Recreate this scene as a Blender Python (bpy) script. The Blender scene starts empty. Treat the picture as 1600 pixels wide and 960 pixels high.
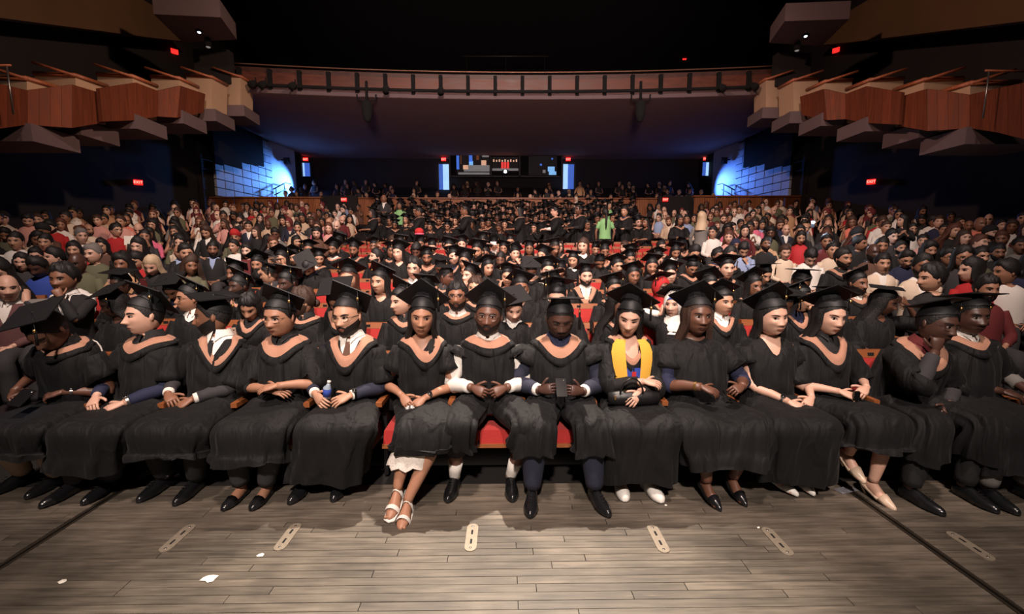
import bpy, math, random
import numpy as np
from mathutils import Vector, Matrix

# ------------------------------------------------------------------ camera
SC = bpy.context.scene
COL = SC.collection
PI = math.pi
FPX, CX, CY = 711.0, 800.0, 480.0            # focal length and centre in the 1600x960 frame
CAM = np.array([0.0, 0.0, 1.80])
PITCH, YAW = math.radians(7.6), math.radians(0.8)
cam_d = bpy.data.cameras.new('camera')
cam_d.sensor_width = 36.0
cam_d.lens = FPX / 1600.0 * 36.0
cam_d.clip_end = 200
cam_o = bpy.data.objects.new('camera', cam_d)
COL.objects.link(cam_o)
cam_o.location = CAM
cam_o.rotation_euler = (PI/2 - PITCH, 0, -YAW)
SC.camera = cam_o

# ------------------------------------------------------------------ view, world, lamps
vs = SC.view_settings
vs.view_transform = 'Standard'
vs.look = 'None'
vs.exposure = 0.0
vs.gamma = 1.0
vs.use_curve_mapping = False
SC.cycles.use_denoising = True
SC.cycles.max_bounces = 5
SC.cycles.diffuse_bounces = 3
SC.cycles.glossy_bounces = 2
SC.cycles.sample_clamp_indirect = 3.0
w = bpy.data.worlds.new('dark_hall')
SC.world = w
w.use_nodes = True
w.node_tree.nodes['Background'].inputs[0].default_value = (0.5, 0.42, 0.45, 1)
w.node_tree.nodes['Background'].inputs[1].default_value = 0.004

def spot(name, loc, aim, power, angle, blend, radius, color):
    l = bpy.data.lights.new(name, 'SPOT')
    l.energy = power; l.spot_size = math.radians(angle); l.spot_blend = blend
    l.shadow_soft_size = radius; l.color = color
    o = bpy.data.objects.new(name, l); COL.objects.link(o)
    o.location = loc
    o.rotation_euler = (Vector(aim) - Vector(loc)).to_track_quat('-Z', 'Y').to_euler()
    return o
# stage wash hung high over the stage, aimed at the front rows
spot('stage_wash_lamp', (-0.4, -5.5, 8.2), (0.0, 4.2, 0.9), 6300, 50, 1.0, 0.3, (1.0, 0.84, 0.75))
# long throw lamp further up over the stage, reaching the rows behind
spot('house_wash_lamp', (0.0, -1.0, 12.9), (0.0, 12.0, 1.5), 17500, 82, 1.0, 0.4, (1.0, 0.78, 0.69))
# front-of-house lamp on the ceiling bridge, aimed down at the stage boards
spot('front_of_house_lamp', (0.7, 7.6, 12.4), (-0.2, 1.25, 0.0), 20000, 21, 1.0, 0.10, (1.0, 0.87, 0.74))
# added low spot standing in for stage spill up to the balcony soffit
spot('stage_spill_fill', (0.0, -3.5, 3.2), (0.0, 22.0, 8.8), 7500, 56, 1.0, 0.8, (1.0, 0.68, 0.62))
# side box lamps
spot('box_lamp', (5.0, 4.0, 10.5), (-11.0, 14.0, 6.6), 5200, 46, 1.0, 0.3, (1.0, 0.66, 0.48))
spot('box_lamp.001', (-5.0, 4.0, 10.5), (11.0, 14.0, 6.6), 4200, 46, 1.0, 0.3, (1.0, 0.62, 0.48))

# ------------------------------------------------------------------ pixel rays (for measuring places)
_cp, _sp = math.cos(PITCH), math.sin(PITCH)
_cy, _sy = math.cos(YAW), math.sin(YAW)
def ray(px, py):
    a, b = (px-CX)/FPX, (CY-py)/FPX
    f, u = _cp + b*_sp, -_sp + b*_cp          # forward, up
    return np.array([a*_cy + f*_sy, -a*_sy + f*_cy, u])
def at_y(px, py, y):
    r = ray(px, py); return CAM + r*(y-CAM[1])/r[1]
def at_z(px, py, z):
    r = ray(px, py); return CAM + r*(z-CAM[2])/r[2]
def at_x(px, py, x):
    r = ray(px, py); return CAM + r*(x-CAM[0])/r[0]

# ------------------------------------------------------------------ materials
MATS = {}
def mat(name, col, rough=0.6, metal=0.0, var=0.12, scale=40.0, bump=0.0, emit=0.0, sheen=0.0, spec=0.5, trans=0.0, coat=0.0):
    if name in MATS: return MATS[name]
    m = bpy.data.materials.new(name); m.use_nodes = True
    nt = m.node_tree; b = nt.nodes['Principled BSDF']
    b.inputs['Roughness'].default_value = rough
    b.inputs['Metallic'].default_value = metal
    b.inputs['Specular IOR Level'].default_value = spec
    if sheen: b.inputs['Sheen Weight'].default_value = sheen
    if coat: b.inputs['Coat Weight'].default_value = coat
    if trans: b.inputs['Transmission Weight'].default_value = trans
    tc = nt.nodes.new('ShaderNodeTexCoord')
    nz = nt.nodes.new('ShaderNodeTexNoise'); nz.inputs['Scale'].default_value = scale
    nz.inputs['Detail'].default_value = 3
    nt.links.new(tc.outputs['Object'], nz.inputs['Vector'])
    mx = nt.nodes.new('ShaderNodeMix'); mx.data_type = 'RGBA'
    c = np.array(col[:3])
    mx.inputs['A'].default_value = tuple(c*(1-var)) + (1,)
    mx.inputs['B'].default_value = tuple(np.minimum(c*(1+var), 1)) + (1,)
    nt.links.new(nz.outputs['Fac'], mx.inputs['Factor'])
    nt.links.new(mx.outputs['Result'], b.inputs['Base Color'])
    if emit:
        nt.links.new(mx.outputs['Result'], b.inputs['Emission Color'])
        b.inputs['Emission Strength'].default_value = emit
    if bump:
        bp = nt.nodes.new('ShaderNodeBump'); bp.inputs['Strength'].default_value = bump
        bp.inputs['Distance'].default_value = 0.01
        nt.links.new(nz.outputs['Fac'], bp.inputs['Height'])
        nt.links.new(bp.outputs['Normal'], b.inputs['Normal'])
    MATS[name] = m
    return m
def S(r, g, b):                               # sRGB 0..255 to linear
    return tuple(((v/255)/12.92 if v <= 10 else ((v/255+0.055)/1.055)**2.4) for v in (r, g, b))

SKIN = [mat('skin_fair', S(222,182,162), 0.5, var=0.06), mat('skin_light', S(206,162,140), 0.5, var=0.06),
        mat('skin_olive', S(186,141,115), 0.5, var=0.06), mat('skin_tan', S(165,119,94), 0.5, var=0.06),
        mat('skin_brown', S(135,93,71), 0.48, var=0.06), mat('skin_umber', S(103,69,54), 0.45, var=0.06),
        mat('skin_deep', S(77,52,43), 0.42, var=0.06)]
LIPS = [mat('lips_rose', S(178,100,92), 0.4), mat('lips_rose_soft', S(168,98,86), 0.4), mat('lips_olive', S(150,86,74), 0.4),
        mat('lips_tan', S(134,76,66), 0.4), mat('lips_brown', S(106,58,52), 0.4), mat('lips_umber', S(84,48,44), 0.4), mat('lips_deep', S(66,38,36), 0.4)]
M_EYE = mat('eye_white', S(176,164,156), 0.25, var=0.03)
M_IRIS = mat('iris', S(28,18,14), 0.15, var=0.1)
M_BROW = mat('brow_black', S(26,19,17), 0.9)
HAIR = {'black': mat('hair_black', S(20,17,17), 0.62, var=0.35, scale=90, bump=0.5),
        'brown': mat('hair_brown', S(58,38,28), 0.65, var=0.35, scale=90, bump=0.5),
        'auburn': mat('hair_auburn', S(84,46,32), 0.65, var=0.35, scale=90, bump=0.5),
        'blonde': mat('hair_blonde', S(190,165,135), 0.5, var=0.2, scale=90, bump=0.5),
        'grey': mat('hair_grey', S(112,106,102), 0.7, var=0.3, scale=90, bump=0.5)}
M_GOWN = mat('gown_black', S(15,14,15), 0.75, var=0.25, scale=300, bump=0.25, sheen=0.02, spec=.3)
def add_folds(m_, scale, dist, strength):
    nt = m_.node_tree; b_ = nt.nodes['Principled BSDF']; tc = next(n for n in nt.nodes if n.type == 'TEX_COORD')
    mp = nt.nodes.new('ShaderNodeMapping'); mp.inputs['Scale'].default_value = (1, 1, .16)
    nz = nt.nodes.new('ShaderNodeTexNoise'); nz.inputs['Scale'].default_value = scale; nz.inputs['Detail'].default_value = 2; nz.inputs['Distortion'].default_value = .6
    bp = nt.nodes.new('ShaderNodeBump'); bp.inputs['Strength'].default_value = strength; bp.inputs['Distance'].default_value = dist
    old = next(n for n in nt.nodes if n.type == 'BUMP' and n != bp)
    nt.links.new(tc.outputs['Object'], mp.inputs['Vector']); nt.links.new(mp.outputs['Vector'], nz.inputs['Vector'])
    nt.links.new(nz.outputs['Fac'], bp.inputs['Height']); nt.links.new(old.outputs['Normal'], bp.inputs['Normal']); nt.links.new(bp.outputs['Normal'], b_.inputs['Normal'])
add_folds(M_GOWN, 11, .06, .7)
M_CAP = mat('cap_black', S(17,17,19), 0.6, var=0.2, scale=260, bump=0.12)
M_BOARD = mat('board_black', S(15,15,17), 0.6, var=0.2, scale=400, bump=0.12)
M_HOOD = mat('hood_tan', S(168,121,97), 0.75, var=0.1, scale=60, bump=0.15, sheen=0.15)
M_TASSEL = mat('tassel_black', S(16,16,18), 0.6)
M_GOLD = mat('gold_charm', S(222,176,110), 0.3, metal=0.9)
CLO = {}
def cloth(n, r, g, b, rough=0.85):
    if n not in CLO: CLO[n] = mat('cloth_'+n, S(r,g,b), rough, var=0.14, scale=120, bump=0.25)
    return CLO[n]
for n, c in dict(black=(24,23,24), charcoal=(50,48,50), white=(226,220,212), cream=(214,194,172), beige=(190,164,138), navy=(30,34,62),
        blue=(40,66,150), lightblue=(140,156,190), grey=(120,116,112), red=(172,32,34), maroon=(98,32,34), pink=(212,104,132), tan=(180,138,102),
        brown=(92,64,50), green=(128,178,118), olive=(92,92,70), teal=(40,90,96), coral=(216,120,100), floral=(206,150,140), purple=(92,70,100),
        suit_brown=(96,62,62), suit_navy=(34,36,54), suit_grey=(112,108,102), yellow=(214,164,58), orange=(200,92,60), nude=(206,170,150)).items():
    cloth(n, *c)
M_SHOE = mat('shoe_leather_black', S(24,24,26), 0.22, spec=0.6, var=0.1)
M_SHOEW = mat('shoe_white', S(226,222,214), 0.5)
M_SHOEB = mat('shoe_beige', S(214,188,164), 0.35)
M_SOLE = mat('shoe_sole', S(40,34,30), 0.6)
M_METAL = mat('steel', S(150,145,140), 0.35, metal=0.9)
M_GLASS_F = mat('spectacle_frame', S(40,32,30), 0.35, metal=0.3)
M_PHONE = mat('phone_black', S(16,16,18), 0.2)
M_SEAT = mat('seat_red', S(160,34,30), 0.85, var=0.12, scale=60, bump=0.2, sheen=0.1)
M_WOOD = mat('seat_wood', S(136,78,42), 0.45, var=0.18, scale=14)
M_DARKMETAL = mat('dark_metal', S(30,30,32), 0.5, metal=0.5)

# ------------------------------------------------------------------ mesh building
class MB:
    def __init__(s): s.v = []; s.f = []; s.m = []; s.n = 0; s.mats = []
    def mi(s, m):
        if m not in s.mats: s.mats.append(m)
        return s.mats.index(m)
    def add(s, V, F, m):
        V = np.asarray(V, float).reshape(-1, 3); k = s.mi(m); n = s.n
        s.v.append(V); s.n += len(V)
        s.f.extend([tuple(i+n for i in f) for f in F]); s.m.extend([k]*len(F))
    def grid(s, P, m, cu=False, cv=False, cap0=False, cap1=False, flip=False):
        """P[n rows, k cols, 3]; cv closes the columns"""
        n, k = P.shape[:2]; F = []
        for i in range(n-1 if not cu else n):
            i2 = (i+1) % n
            for j in range(k-1 if not cv else k):
                j2 = (j+1) % k
                q = (i*k+j, i*k+j2, i2*k+j2, i2*k+j)
                F.append(q[::-1] if flip else q)
        V = P.reshape(-1, 3)
        if cap0:
            V = np.vstack([V, P[0].mean(0)]); c = len(V)-1
            F += [(c, (j+1) % k, j) if not flip else (c, j, (j+1) % k) for j in range(k)]
        if cap1:
            V = np.vstack([V, P[-1].mean(0)]); c = len(V)-1; o = (n-1)*k
            F += [(c, o+j, o+(j+1) % k) if not flip else (c, o+(j+1) % k, o+j) for j in range(k)]
        s.add(V, F, m)
    def tube(s, pts, rad, m, k=8, caps=True, up=(0, 0, 1), drop=None):
        pts = np.asarray(pts, float); n = len(pts)
        rad = np.asarray(rad, float)
        if rad.ndim == 1: rad = np.stack([rad, rad], 1)
        t = np.gradient(pts, axis=0); t /= np.linalg.norm(t, axis=1)[:, None]+1e-9
        u = np.array(up, float)
        P = np.zeros((n, k, 3)); a = np.arange(k)*2*PI/k
        for i in range(n):
            x = np.cross(t[i], u)
            if np.linalg.norm(x) < 0.05: x = np.cross(t[i], (0.3, 1, 0.1))
            x /= np.linalg.norm(x); y = np.cross(x, t[i])
            P[i] = pts[i] + rad[i, 0]*np.cos(a)[:, None]*x + rad[i, 1]*np.sin(a)[:, None]*y
            u = y
            if drop is not None:
                P[i, :, 2] -= drop[i]*np.maximum(0, -np.sin(a))
        s.grid(P, m, cv=True, cap0=caps, cap1=caps)
    def box(s, c, d, m, R=None):
        V = np.array([[x, y, z] for x in (-.5, .5) for y in (-.5, .5) for z in (-.5, .5)])*np.array(d)
        if R is not None: V = V @ np.asarray(R).T
        s.add(V+np.array(c), [(0,1,3,2),(4,6,7,5),(0,4,5,1),(2,3,7,6),(0,2,6,4),(1,5,7,3)], m)
    def ball(s, c, r, m, nu=8, nv=6, R=None):
        ph = np.linspace(0.02, PI-0.02, nv+1)[:, None]; th = np.arange(nu)[None]*2*PI/nu
        P = np.stack([np.sin(ph)*np.sin(th), -np.sin(ph)*np.cos(th), np.cos(ph)*np.ones_like(th)], -1)*np.array(r)
        if R is not None: P = P @ np.asarray(R).T
        s.grid(P+np.array(c), m, cv=True, flip=True)
    def prism(s, poly, z0, z1, m):                # xy polygon, extruded in z
        k = len(poly); V = [(x, y, z0) for x, y in poly]+[(x, y, z1) for x, y in poly]
        F = [tuple(range(k))[::-1], tuple(range(k, 2*k))]+[(i, (i+1) % k, k+(i+1) % k, k+i) for i in range(k)]
        s.add(V, F, m)
    def hexa(s, A, B, m):                          # two matching polygons joined (front, back)
        k = len(A); V = list(A)+list(B)
        F = [tuple(range(k)), tuple(range(k, 2*k))[::-1]]+[(i, k+i, k+(i+1) % k, (i+1) % k) for i in range(k)]
        s.add(V, F, m)
    def xform(s, fn): s.v = [fn(v) for v in s.v]
    def mesh(s, name, smooth=True):
        me = bpy.data.meshes.new(name)
        V = np.vstack(s.v) if s.v else np.zeros((0, 3))
        me.from_pydata(V.tolist(), [], s.f)
        for m in s.mats: me.materials.append(m)
        me.polygons.foreach_set('material_index', np.array(s.m, dtype=np.int32))
        if smooth: me.polygons.foreach_set('use_smooth', np.ones(len(s.f), dtype=bool))
        me.update()
        return me
    def obj(s, name, parent=None, smooth=True, recalc=False):
        me = s.mesh(name, smooth)
        if recalc:
            import bmesh
            bm = bmesh.new(); bm.from_mesh(me); bmesh.ops.recalc_face_normals(bm, faces=bm.faces); bm.to_mesh(me); bm.free()
        o = bpy.data.objects.new(name, me); COL.objects.link(o)
        if parent is not None: o.parent = parent
        return o
def tag(o, label=None, cat=None, group=None, kind=None):
    if label: o['label'] = label
    if cat: o['category'] = cat
    if group: o['group'] = group
    if kind: o['kind'] = kind
    return o
def empty(name, loc, rz=0.0, label=None, cat=None, group=None):
    o = bpy.data.objects.new(name, None); COL.objects.link(o); o.empty_display_size = 0.1
    o.location = loc; o.rotation_euler = (0, 0, rz)
    return tag(o, label, cat, group)
def copy_tree(o, parent=None):
    c = o.copy(); COL.objects.link(c); c.parent = parent
    for ch in o.children: copy_tree(ch, c)
    return c
def Rx(a): c, s = math.cos(a), math.sin(a); return np.array([[1,0,0],[0,c,-s],[0,s,c]])
def Ry(a): c, s = math.cos(a), math.sin(a); return np.array([[c,0,s],[0,1,0],[-s,0,c]])
def Rz(a): c, s = math.cos(a), math.sin(a); return np.array([[c,-s,0],[s,c,0],[0,0,1]])
def unit(v): v = np.asarray(v, float); return v/(np.linalg.norm(v)+1e-9)
def smooth_path(pts, n):
    """Catmull-Rom through rows of any width"""
    P = np.asarray(pts, float); P = np.vstack([2*P[0]-P[1], P, 2*P[-1]-P[-2]]); k = len(P)-3
    out = []
    for q in np.linspace(0, k-1e-6, n):
        i = int(q); t = q-i; a, b, c, d = P[i:i+4]
        out.append(0.5*((2*b)+(-a+c)*t+(2*a-5*b+4*c-d)*t*t+(-a+3*b-3*c+d)*t**3))
    return np.array(out)
def sstep(a, b, x): t = np.clip((x-a)/(b-a), 0, 1); return t*t*(3-2*t)

# ------------------------------------------------------------------ people
HA, HB, HC = 0.076, 0.097, 0.117
HP0 = dict(w=1.0, jaw=0.27, nose=1.0, nw=1.0, chin=1.0, smile=0.0, lip=1.0, round=0.0)
def head_S(th, ph, hp):
    cz = np.cos(ph); z = HC*cz
    n = np.where(cz > 0, 2.15, 2.7+0.5*hp['round'])
    r = np.power(np.clip(1-np.abs(cz)**n, 0, 1), 1/n)
    t = np.clip(-cz, 0, 1)
    tap = 1-hp['jaw']*t**1.7
    x = HA*hp['w']*r*np.sin(th)*tap
    cf = np.cos(th)
    y = -HB*r*cf
    y = np.where(cf < 0, y*(1-0.45*t**1.2), y*(1-0.04*t))
    fw = sstep(0.1, 0.6, cf)
    g = lambda u, s: np.exp(-(u/s)**2)
    ax = np.abs(x)
    zn = np.clip((0.012-z)/0.050, 0, 1)
    prof = np.where(z > -0.040, zn**1.3*0.024, 0.0235*np.clip(1-(-0.040-z)/0.012, 0, 1))*hp['nose']
    d = prof*g(x, (0.0095+0.008*zn)*hp['nw'])
    d = d+0.007*hp['nose']*g(ax-0.0145*hp['nw'], 0.0075)*g(z+0.041, 0.009)
    d = d-0.0095*g(ax-0.031, 0.016)*g(z-0.001, 0.0115)
    d = d+0.0045*g(z-0.024, 0.009)*g(ax-0.026, 0.026)
    d = d+(0.005+0.004*hp['round'])*g(ax-0.044, 0.018)*g(z+0.026, 0.018)
    zm = z+0.070-hp['smile']*0.006*(ax/0.025)**2
    d = d+0.0065*hp['lip']*g(zm, 0.0105)*g(x, 0.024)-0.0035*g(zm, 0.0025)*g(x, 0.021)
    d = d-0.003*g(z+0.087, 0.006)*g(x, 0.02)
    d = d+0.007*hp['chin']*g(z+0.102, 0.016)*g(x, 0.022)
    return np.stack([x, y-fw*d, z+0*x], -1)
def face_pt(x, z, hp, off=0.0):
    x = np.asarray(x, float); z = np.asarray(z, float)+0*x
    cz = np.clip(z/HC, -0.97, 0.97); ph = np.arccos(cz)
    n = np.where(cz > 0, 2.15, 2.7+0.5*hp['round'])
    r = np.power(1-np.abs(cz)**n, 1/n); tap = 1-hp['jaw']*np.clip(-cz, 0, 1)**1.7
    th = np.arcsin(np.clip(x/(HA*hp['w']*r*tap), -0.98, 0.98))
    p = head_S(th, ph, hp); p[..., 1] -= off
    return p
def ph_of(z): return np.arccos(np.clip(np.asarray(z, float)/HC, -0.985, 0.985))
def shell(hp, th, edge_z, off, rows, ph0=0.03, rim=0.001, closed=True, seed=0, wav=0.0, vol=0.0):
    ph1 = ph_of(edge_z); t = np.linspace(0, 1, rows)[:, None]
    ph = ph0+(ph1[None]-ph0)*t
    P = head_S(np.broadcast_to(th[None], ph.shape), ph, dict(hp, nose=0, lip=0, chin=0.4))
    o = off*(1-t**5)+rim*t**5
    if vol: o = o*(1+vol*np.clip(np.cos(ph), 0, 1))
    if wav: o = o*(1+wav*np.sin(th[None]*11+seed)*np.sin(ph*9+seed*2)+wav*np.sin(th[None]*23+3*t+seed))
    nrm = P/np.linalg.norm(P, axis=-1, keepdims=True)
    return P+nrm*o[..., None]
# torso surface, in the torso frame (pelvis at the origin)
_TT = smooth_path([(0,.555,.056,.056,.028),(.06,.525,.074,.062,.030),(.14,.495,.118,.080,.030),(.24,.455,.165,.100,.022),
      (.36,.380,.180,.117,.010),(.55,.260,.168,.122,-.005),(.80,.100,.160,.124,-.008),(1.,-.050,.182,.135,0)], 80)
def torso(th, t, off, fat=1.0, shw=1.0):
    q = [np.interp(t, _TT[:, 0], _TT[:, i]) for i in (1, 2, 3, 4)]
    k = 1+(fat-1)*sstep(0.15, 0.5, t)
    belly = 1+max(0, fat-1)*0.9*sstep(0.4, 0.75, t)
    s = 1+(shw-1)*sstep(0.06, 0.24, t)
    return np.stack([(q[1]*k*s+off)*np.sin(th), q[3]-(q[2]*k*belly+off)*np.cos(th), q[0]+0*th], -1)
LOD = {3: dict(hu=48, hv=40, tu=48, arm=12, fs=7, sk=48, skr=26), 2: dict(hu=32, hv=28, tu=30, arm=8, fs=6, sk=28, skr=14),
       1: dict(hu=24, hv=20, tu=20, arm=6, fs=4, sk=18, skr=9), 0: dict(hu=12, hv=10, tu=10, arm=4, fs=3, sk=8, skr=4)}
def hand(mb, wr, f, n, right, m, L, curl=(25, 30, 20), spread=0.0, thumb=25, sc=1.0):
    f = unit(f); n = unit(np.asarray(n, float)-np.dot(n, f)*f)
    s = np.cross(f, n)*(-1 if right else 1)      # towards the thumb
    wr = np.asarray(wr, float); k = 8 if L['fs'] > 4 else 6
    a = np.arange(k)*2*PI/k
    P = []
    for q, hw, ht, cn in ((-0.012,.023,.017,0), (.012,.027,.017,0), (.035,.036,.016,0), (.065,.041,.014,0), (.086,.040,.011,-.001), (.094,.034,.006,-.002)):
        P.append(wr+sc*(q*f+cn*n+hw*np.cos(a)[:, None]*s+ht*np.sin(a)[:, None]*n))
    mb.grid(np.array(P), m, cv=True, cap0=True, cap1=True, flip=not right)
    def chain(o, d0, ax_n, lens, rad, ang):
        pts = [o]; d = unit(d0); cur = 0; p = o
        dn = unit(ax_n)
        for l, an in zip(lens, ang):
            cur += math.radians(an)
            p = p+sc*l*(math.cos(cur)*d-math.sin(cur)*dn); pts.append(p)
        pts = np.array(pts)
        if L['fs'] >= 6: pts = np.vstack([pts[0], (pts[0]+pts[1])/2, pts[1], (pts[1]+pts[2])/2, pts[2], pts[3]])
        r = np.interp(np.linspace(0, 1, len(pts)), [0, .85, 1], [rad, rad*0.85, rad*0.55])*sc
        mb.tube(pts, r, m, k=L['fs'], up=n)
    for i, (so, ln) in enumerate(((.029, .075), (.010, .084), (-.010, .078), (-.028, .062))):
        sp = (1.5-i)*spread
        ff = unit(f*math.cos(sp)+s*math.sin(sp))
        cv = [c*(1+0.12*(i-1)) for c in curl]
        chain(wr+sc*(.080*f+so*s-.001*n), ff, n, (ln*.46, ln*.30, ln*.24), .0090 if i < 3 else .0080, cv)
    ta = math.radians(thumb)
    chain(wr+sc*(.022*f+.026*s-.003*n), unit(f*math.cos(ta+.5)+s*math.sin(ta+.5)), unit(n*0.5+s*0.9), (.038, .032, .024), .0108, (0, 14, 18))
def foot_loft(mb, A, f, u, m, ln=0.255, wd=1.0, hs=1.0, k=10, s0=0.0, grow=0.0, tops=None, pointy=0.0):
    f = unit(f); u = unit(np.asarray(u, float)-np.dot(u, f)*f); x = np.cross(f, u)
    s = np.array([0, .05, .14, .28, .45, .62, .78, .9, .97, 1.0])
    wv = np.array([.014, .025, .031, .032, .036, .043, .041, .031, .018, .006])
    tv = np.array([.045, .060, .080, .088, .070, .050, .037, .029, .022, .012]) if tops is None else np.array(tops)
    wv = wv*(1-pointy*sstep(.55, 1.0, s)*0.75)
    a = np.arange(k)*2*PI/k; P = []
    for q, w_, t_ in zip(s, wv, tv):
        if q < s0-1e-6: continue
        ca, sa = np.cos(a), np.sin(a)
        P.append(A+f*(q*ln-.06-grow*(0.5-q)*0.2)+x*((w_*wd+grow)*ca)[:, None]+u*(np.where(sa > 0, sa*(t_*hs+grow), sa*0.004)-.078)[:, None])
    mb.grid(np.array(P), m, cv=True, cap0=True, cap1=True, flip=True)
    return x
EDGE_SHORT = ([0, 35, 58, 75, 88, 105, 140, 180], [.061, .056, .036, .0, -.012, -.022, -.055, -.072])
EDGE_FEM = ([0, 35, 60, 80, 180], [.063, .052, .026, -.01, -.06])
EDGE_CAP = ([0, 45, 90, 140, 180], [.073, .066, .042, .012, .002])
def edge(tab, th): return np.interp(np.degrees(np.abs((th+PI) % (2*PI)-PI)), tab[0], tab[1])

def build_person(sp, lod, loc, rz):
    L = LOD[lod]; rs = random.Random(sp.get('seed', 1)); sd = rs.random()*6
    hp = dict(HP0, **sp.get('hp', {}))
    fat, shw = sp.get('fat', 1.0), sp.get('shw', 0.92 if sp.get('fem') else 1.0)
    stand = sp.get('stand', False)
    sc = sp.get('sc', 1.0)
    skin = SKIN[sp.get('skin', 2)]; lipm = LIPS[sp.get('skin', 2)]
    root = empty('person', loc, rz, sp['label'], 'person', sp.get('group'))
    root.scale = (sc, sc, sc)
    hipz = 0.94 if stand else sp.get('hipz', 0.555)
    hip = np.array([sp.get('hipx', 0.0), sp.get('hipy', 0.0), hipz])
    lean = sp.get('lean', (0.0, 0.0))             # forward, sideways (to +x), radians
    Rt = Ry(lean[1]) @ Rx(lean[0]) @ Rz(sp.get('twist', 0.0))
    TF = lambda P: np.asarray(P) @ Rt.T + hip
    hy, hpit, hrol = sp.get('head', (0, 0, 0))
    Rh = Rz(hy) @ Rx(hpit) @ Ry(hrol)
    pivot = TF((0, .030, .575)); hc = np.array([0, -.030, .084]); HSC = sp.get('hsc', 1.22)
    HF = lambda P: ((np.asarray(P)+hc)*HSC) @ Rh.T + pivot
    # --- body: head, neck and torso are one loft
    mb = MB()
    nu, nv = L['hu'], L['hv']
    s = -PI+np.arange(nu)*2*PI/nu; th = s-0.5*np.sin(s)
    ph = np.concatenate([np.linspace(0.04, 1.15, max(3, nv//4)), np.linspace(1.15, 0.885*PI, nv-nv//4+1)[1:]])
    P = HF(head_S(np.broadcast_to(th[None], (len(ph), nu)), np.broadcast_to(ph[:, None], (len(ph), nu)), hp))
    nk = 1.0 if not sp.get('fem') else 0.88
    nk *= 1+0.25*(fat-1)
    rings = [p for p in P]
    for z, rx, ry, cyy, wgt in ((-.110, .049, .052, .012, 1.0), (-.128, .051, .054, .020, .65)):
        loc_ = np.stack([rx*nk*np.sin(th), cyy-ry*nk*np.cos(th), z+0*th], -1)
        A = HF(loc_); B = TF(loc_+np.array([0, 0, .67]))
        rings.append(A*wgt+B*(1-wgt))
    for t in ((.06, .14, .24, .36, .55, .8, 1.0) if lod else (.06, .24, .5, 1.0)):
        rings.append(TF(torso(th, np.full(nu, t), -.004, fat, shw)))
    mb.grid(np.array(rings), skin, cv=True, cap0=True, cap1=True, flip=True)
    if lod >= 1:
        for sx in (-1, 1):
            if not sp.get('noear'):
                mb.ball(HF((sx*HA*hp['w']*0.985, .010, -.006)), (.010, .020, .033), skin, 6, 5, R=Rh @ Rz(sx*0.35) @ Rx(-.2))
    # face marks
    gz = sp.get('gaze', (0.0, 0.0)); lid = sp.get('lid', 1.0)
    if lod >= 1:
        for sx in (-1, 1):
            n = 10 if lod >= 2 else 6
            u = np.linspace(-1, 1, n); ex = sx*0.0315+u*0.0150
            slant = sp.get('slant', 0.0)*u*sx*0.004
            up = 0.0058*lid*(1-u*u)**0.7; lo = -0.0042*min(lid, 1)*(1-u*u)**0.8
            zc = 0.0005+slant
            bul = 0.0022+0.0035*(1-u*u)
            if lid > 0.35:
                mb.grid(HF(np.stack([face_pt(ex, zc+up, hp, bul*0.9), face_pt(ex, zc+(up+lo)/2, hp, bul+.0012), face_pt(ex, zc+lo, hp, bul*0.9)])), M_EYE)
                a = np.arange(8)*PI/4; ix = sx*0.0315+gz[0]*0.007; iz = 0.0010+gz[1]*0.003
                ip = face_pt(ix+0.0060*np.cos(a), np.clip(iz+0.0062*np.sin(a), lo.min()*1.0, up.max()*0.98), hp, 0.0072)
                mb.add(HF(ip), [tuple(range(8))[::-1]], M_IRIS)
            lt = 0.0022 if not sp.get('fem') else 0.0032
            uu = zc+(up if lid > 0.35 else lo*0.8)
            mb.grid(HF(np.stack([face_pt(ex, uu+lt, hp, bul*0.9+.0012), face_pt(ex, uu-.0004, hp, bul+.0030)])), M_BROW)
            bx = sx*0.032+u*0.021; bt = (0.0028 if sp.get('fem') else 0.0042)*(1-0.45*(u*sx)**2)*sp.get('brow', 1.0)
            bz = 0.0205-0.005*(u*sx-0.2)**2+0.0015*sp.get('brow_up', 0)
            mb.grid(HF(np.stack([face_pt(bx, bz+bt, hp, .0018), face_pt(bx, bz-bt, hp, .0022)])), M_BROW)
        n = 9 if lod >= 2 else 5
        u = np.linspace(-1, 1, n); mw = 0.0235*(1+0.15*hp['smile'])
        lx = u*mw; zc = -0.070+hp['smile']*0.006*u*u
        ut = 0.0052*(1-u*u)**0.6*(1-0.25*np.exp(-(u/.18)**2))*hp['lip']; lt = 0.0075*(1-u*u)**0.7*hp['lip']
        mb.grid(HF(np.stack([face_pt(lx, zc+ut, hp, .0010), face_pt(lx, zc, hp, .0014), face_pt(lx, zc-lt, hp, .0012)])), lipm)
        if lod >= 2:
            if sp.get('teeth'):
                mb.grid(HF(np.stack([face_pt(lx*.75, zc+.0022*(1-u*u), hp, .0035), face_pt(lx*.75, zc-.0030*(1-u*u), hp, .0035)])), M_EYE)
            else:
                mb.grid(HF(np.stack([face_pt(lx, zc+.0007, hp, .0026), face_pt(lx, zc-.0009, hp, .0026)])), M_BROW)
    else:
        for sx in (-1, 1):
            ex = sx*.032+np.array([-.017, .017])
            mb.grid(HF(np.stack([face_pt(ex, .024, hp, .004), face_pt(ex, -.005, hp, .004)])), M_BROW)
        mb.grid(HF(np.stack([face_pt(np.array([-.02, .02]), -.066, hp, .003), face_pt(np.array([-.02, .02]), -.076, hp, .003)])), lipm)
    # --- arms
    arms = {}
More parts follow.
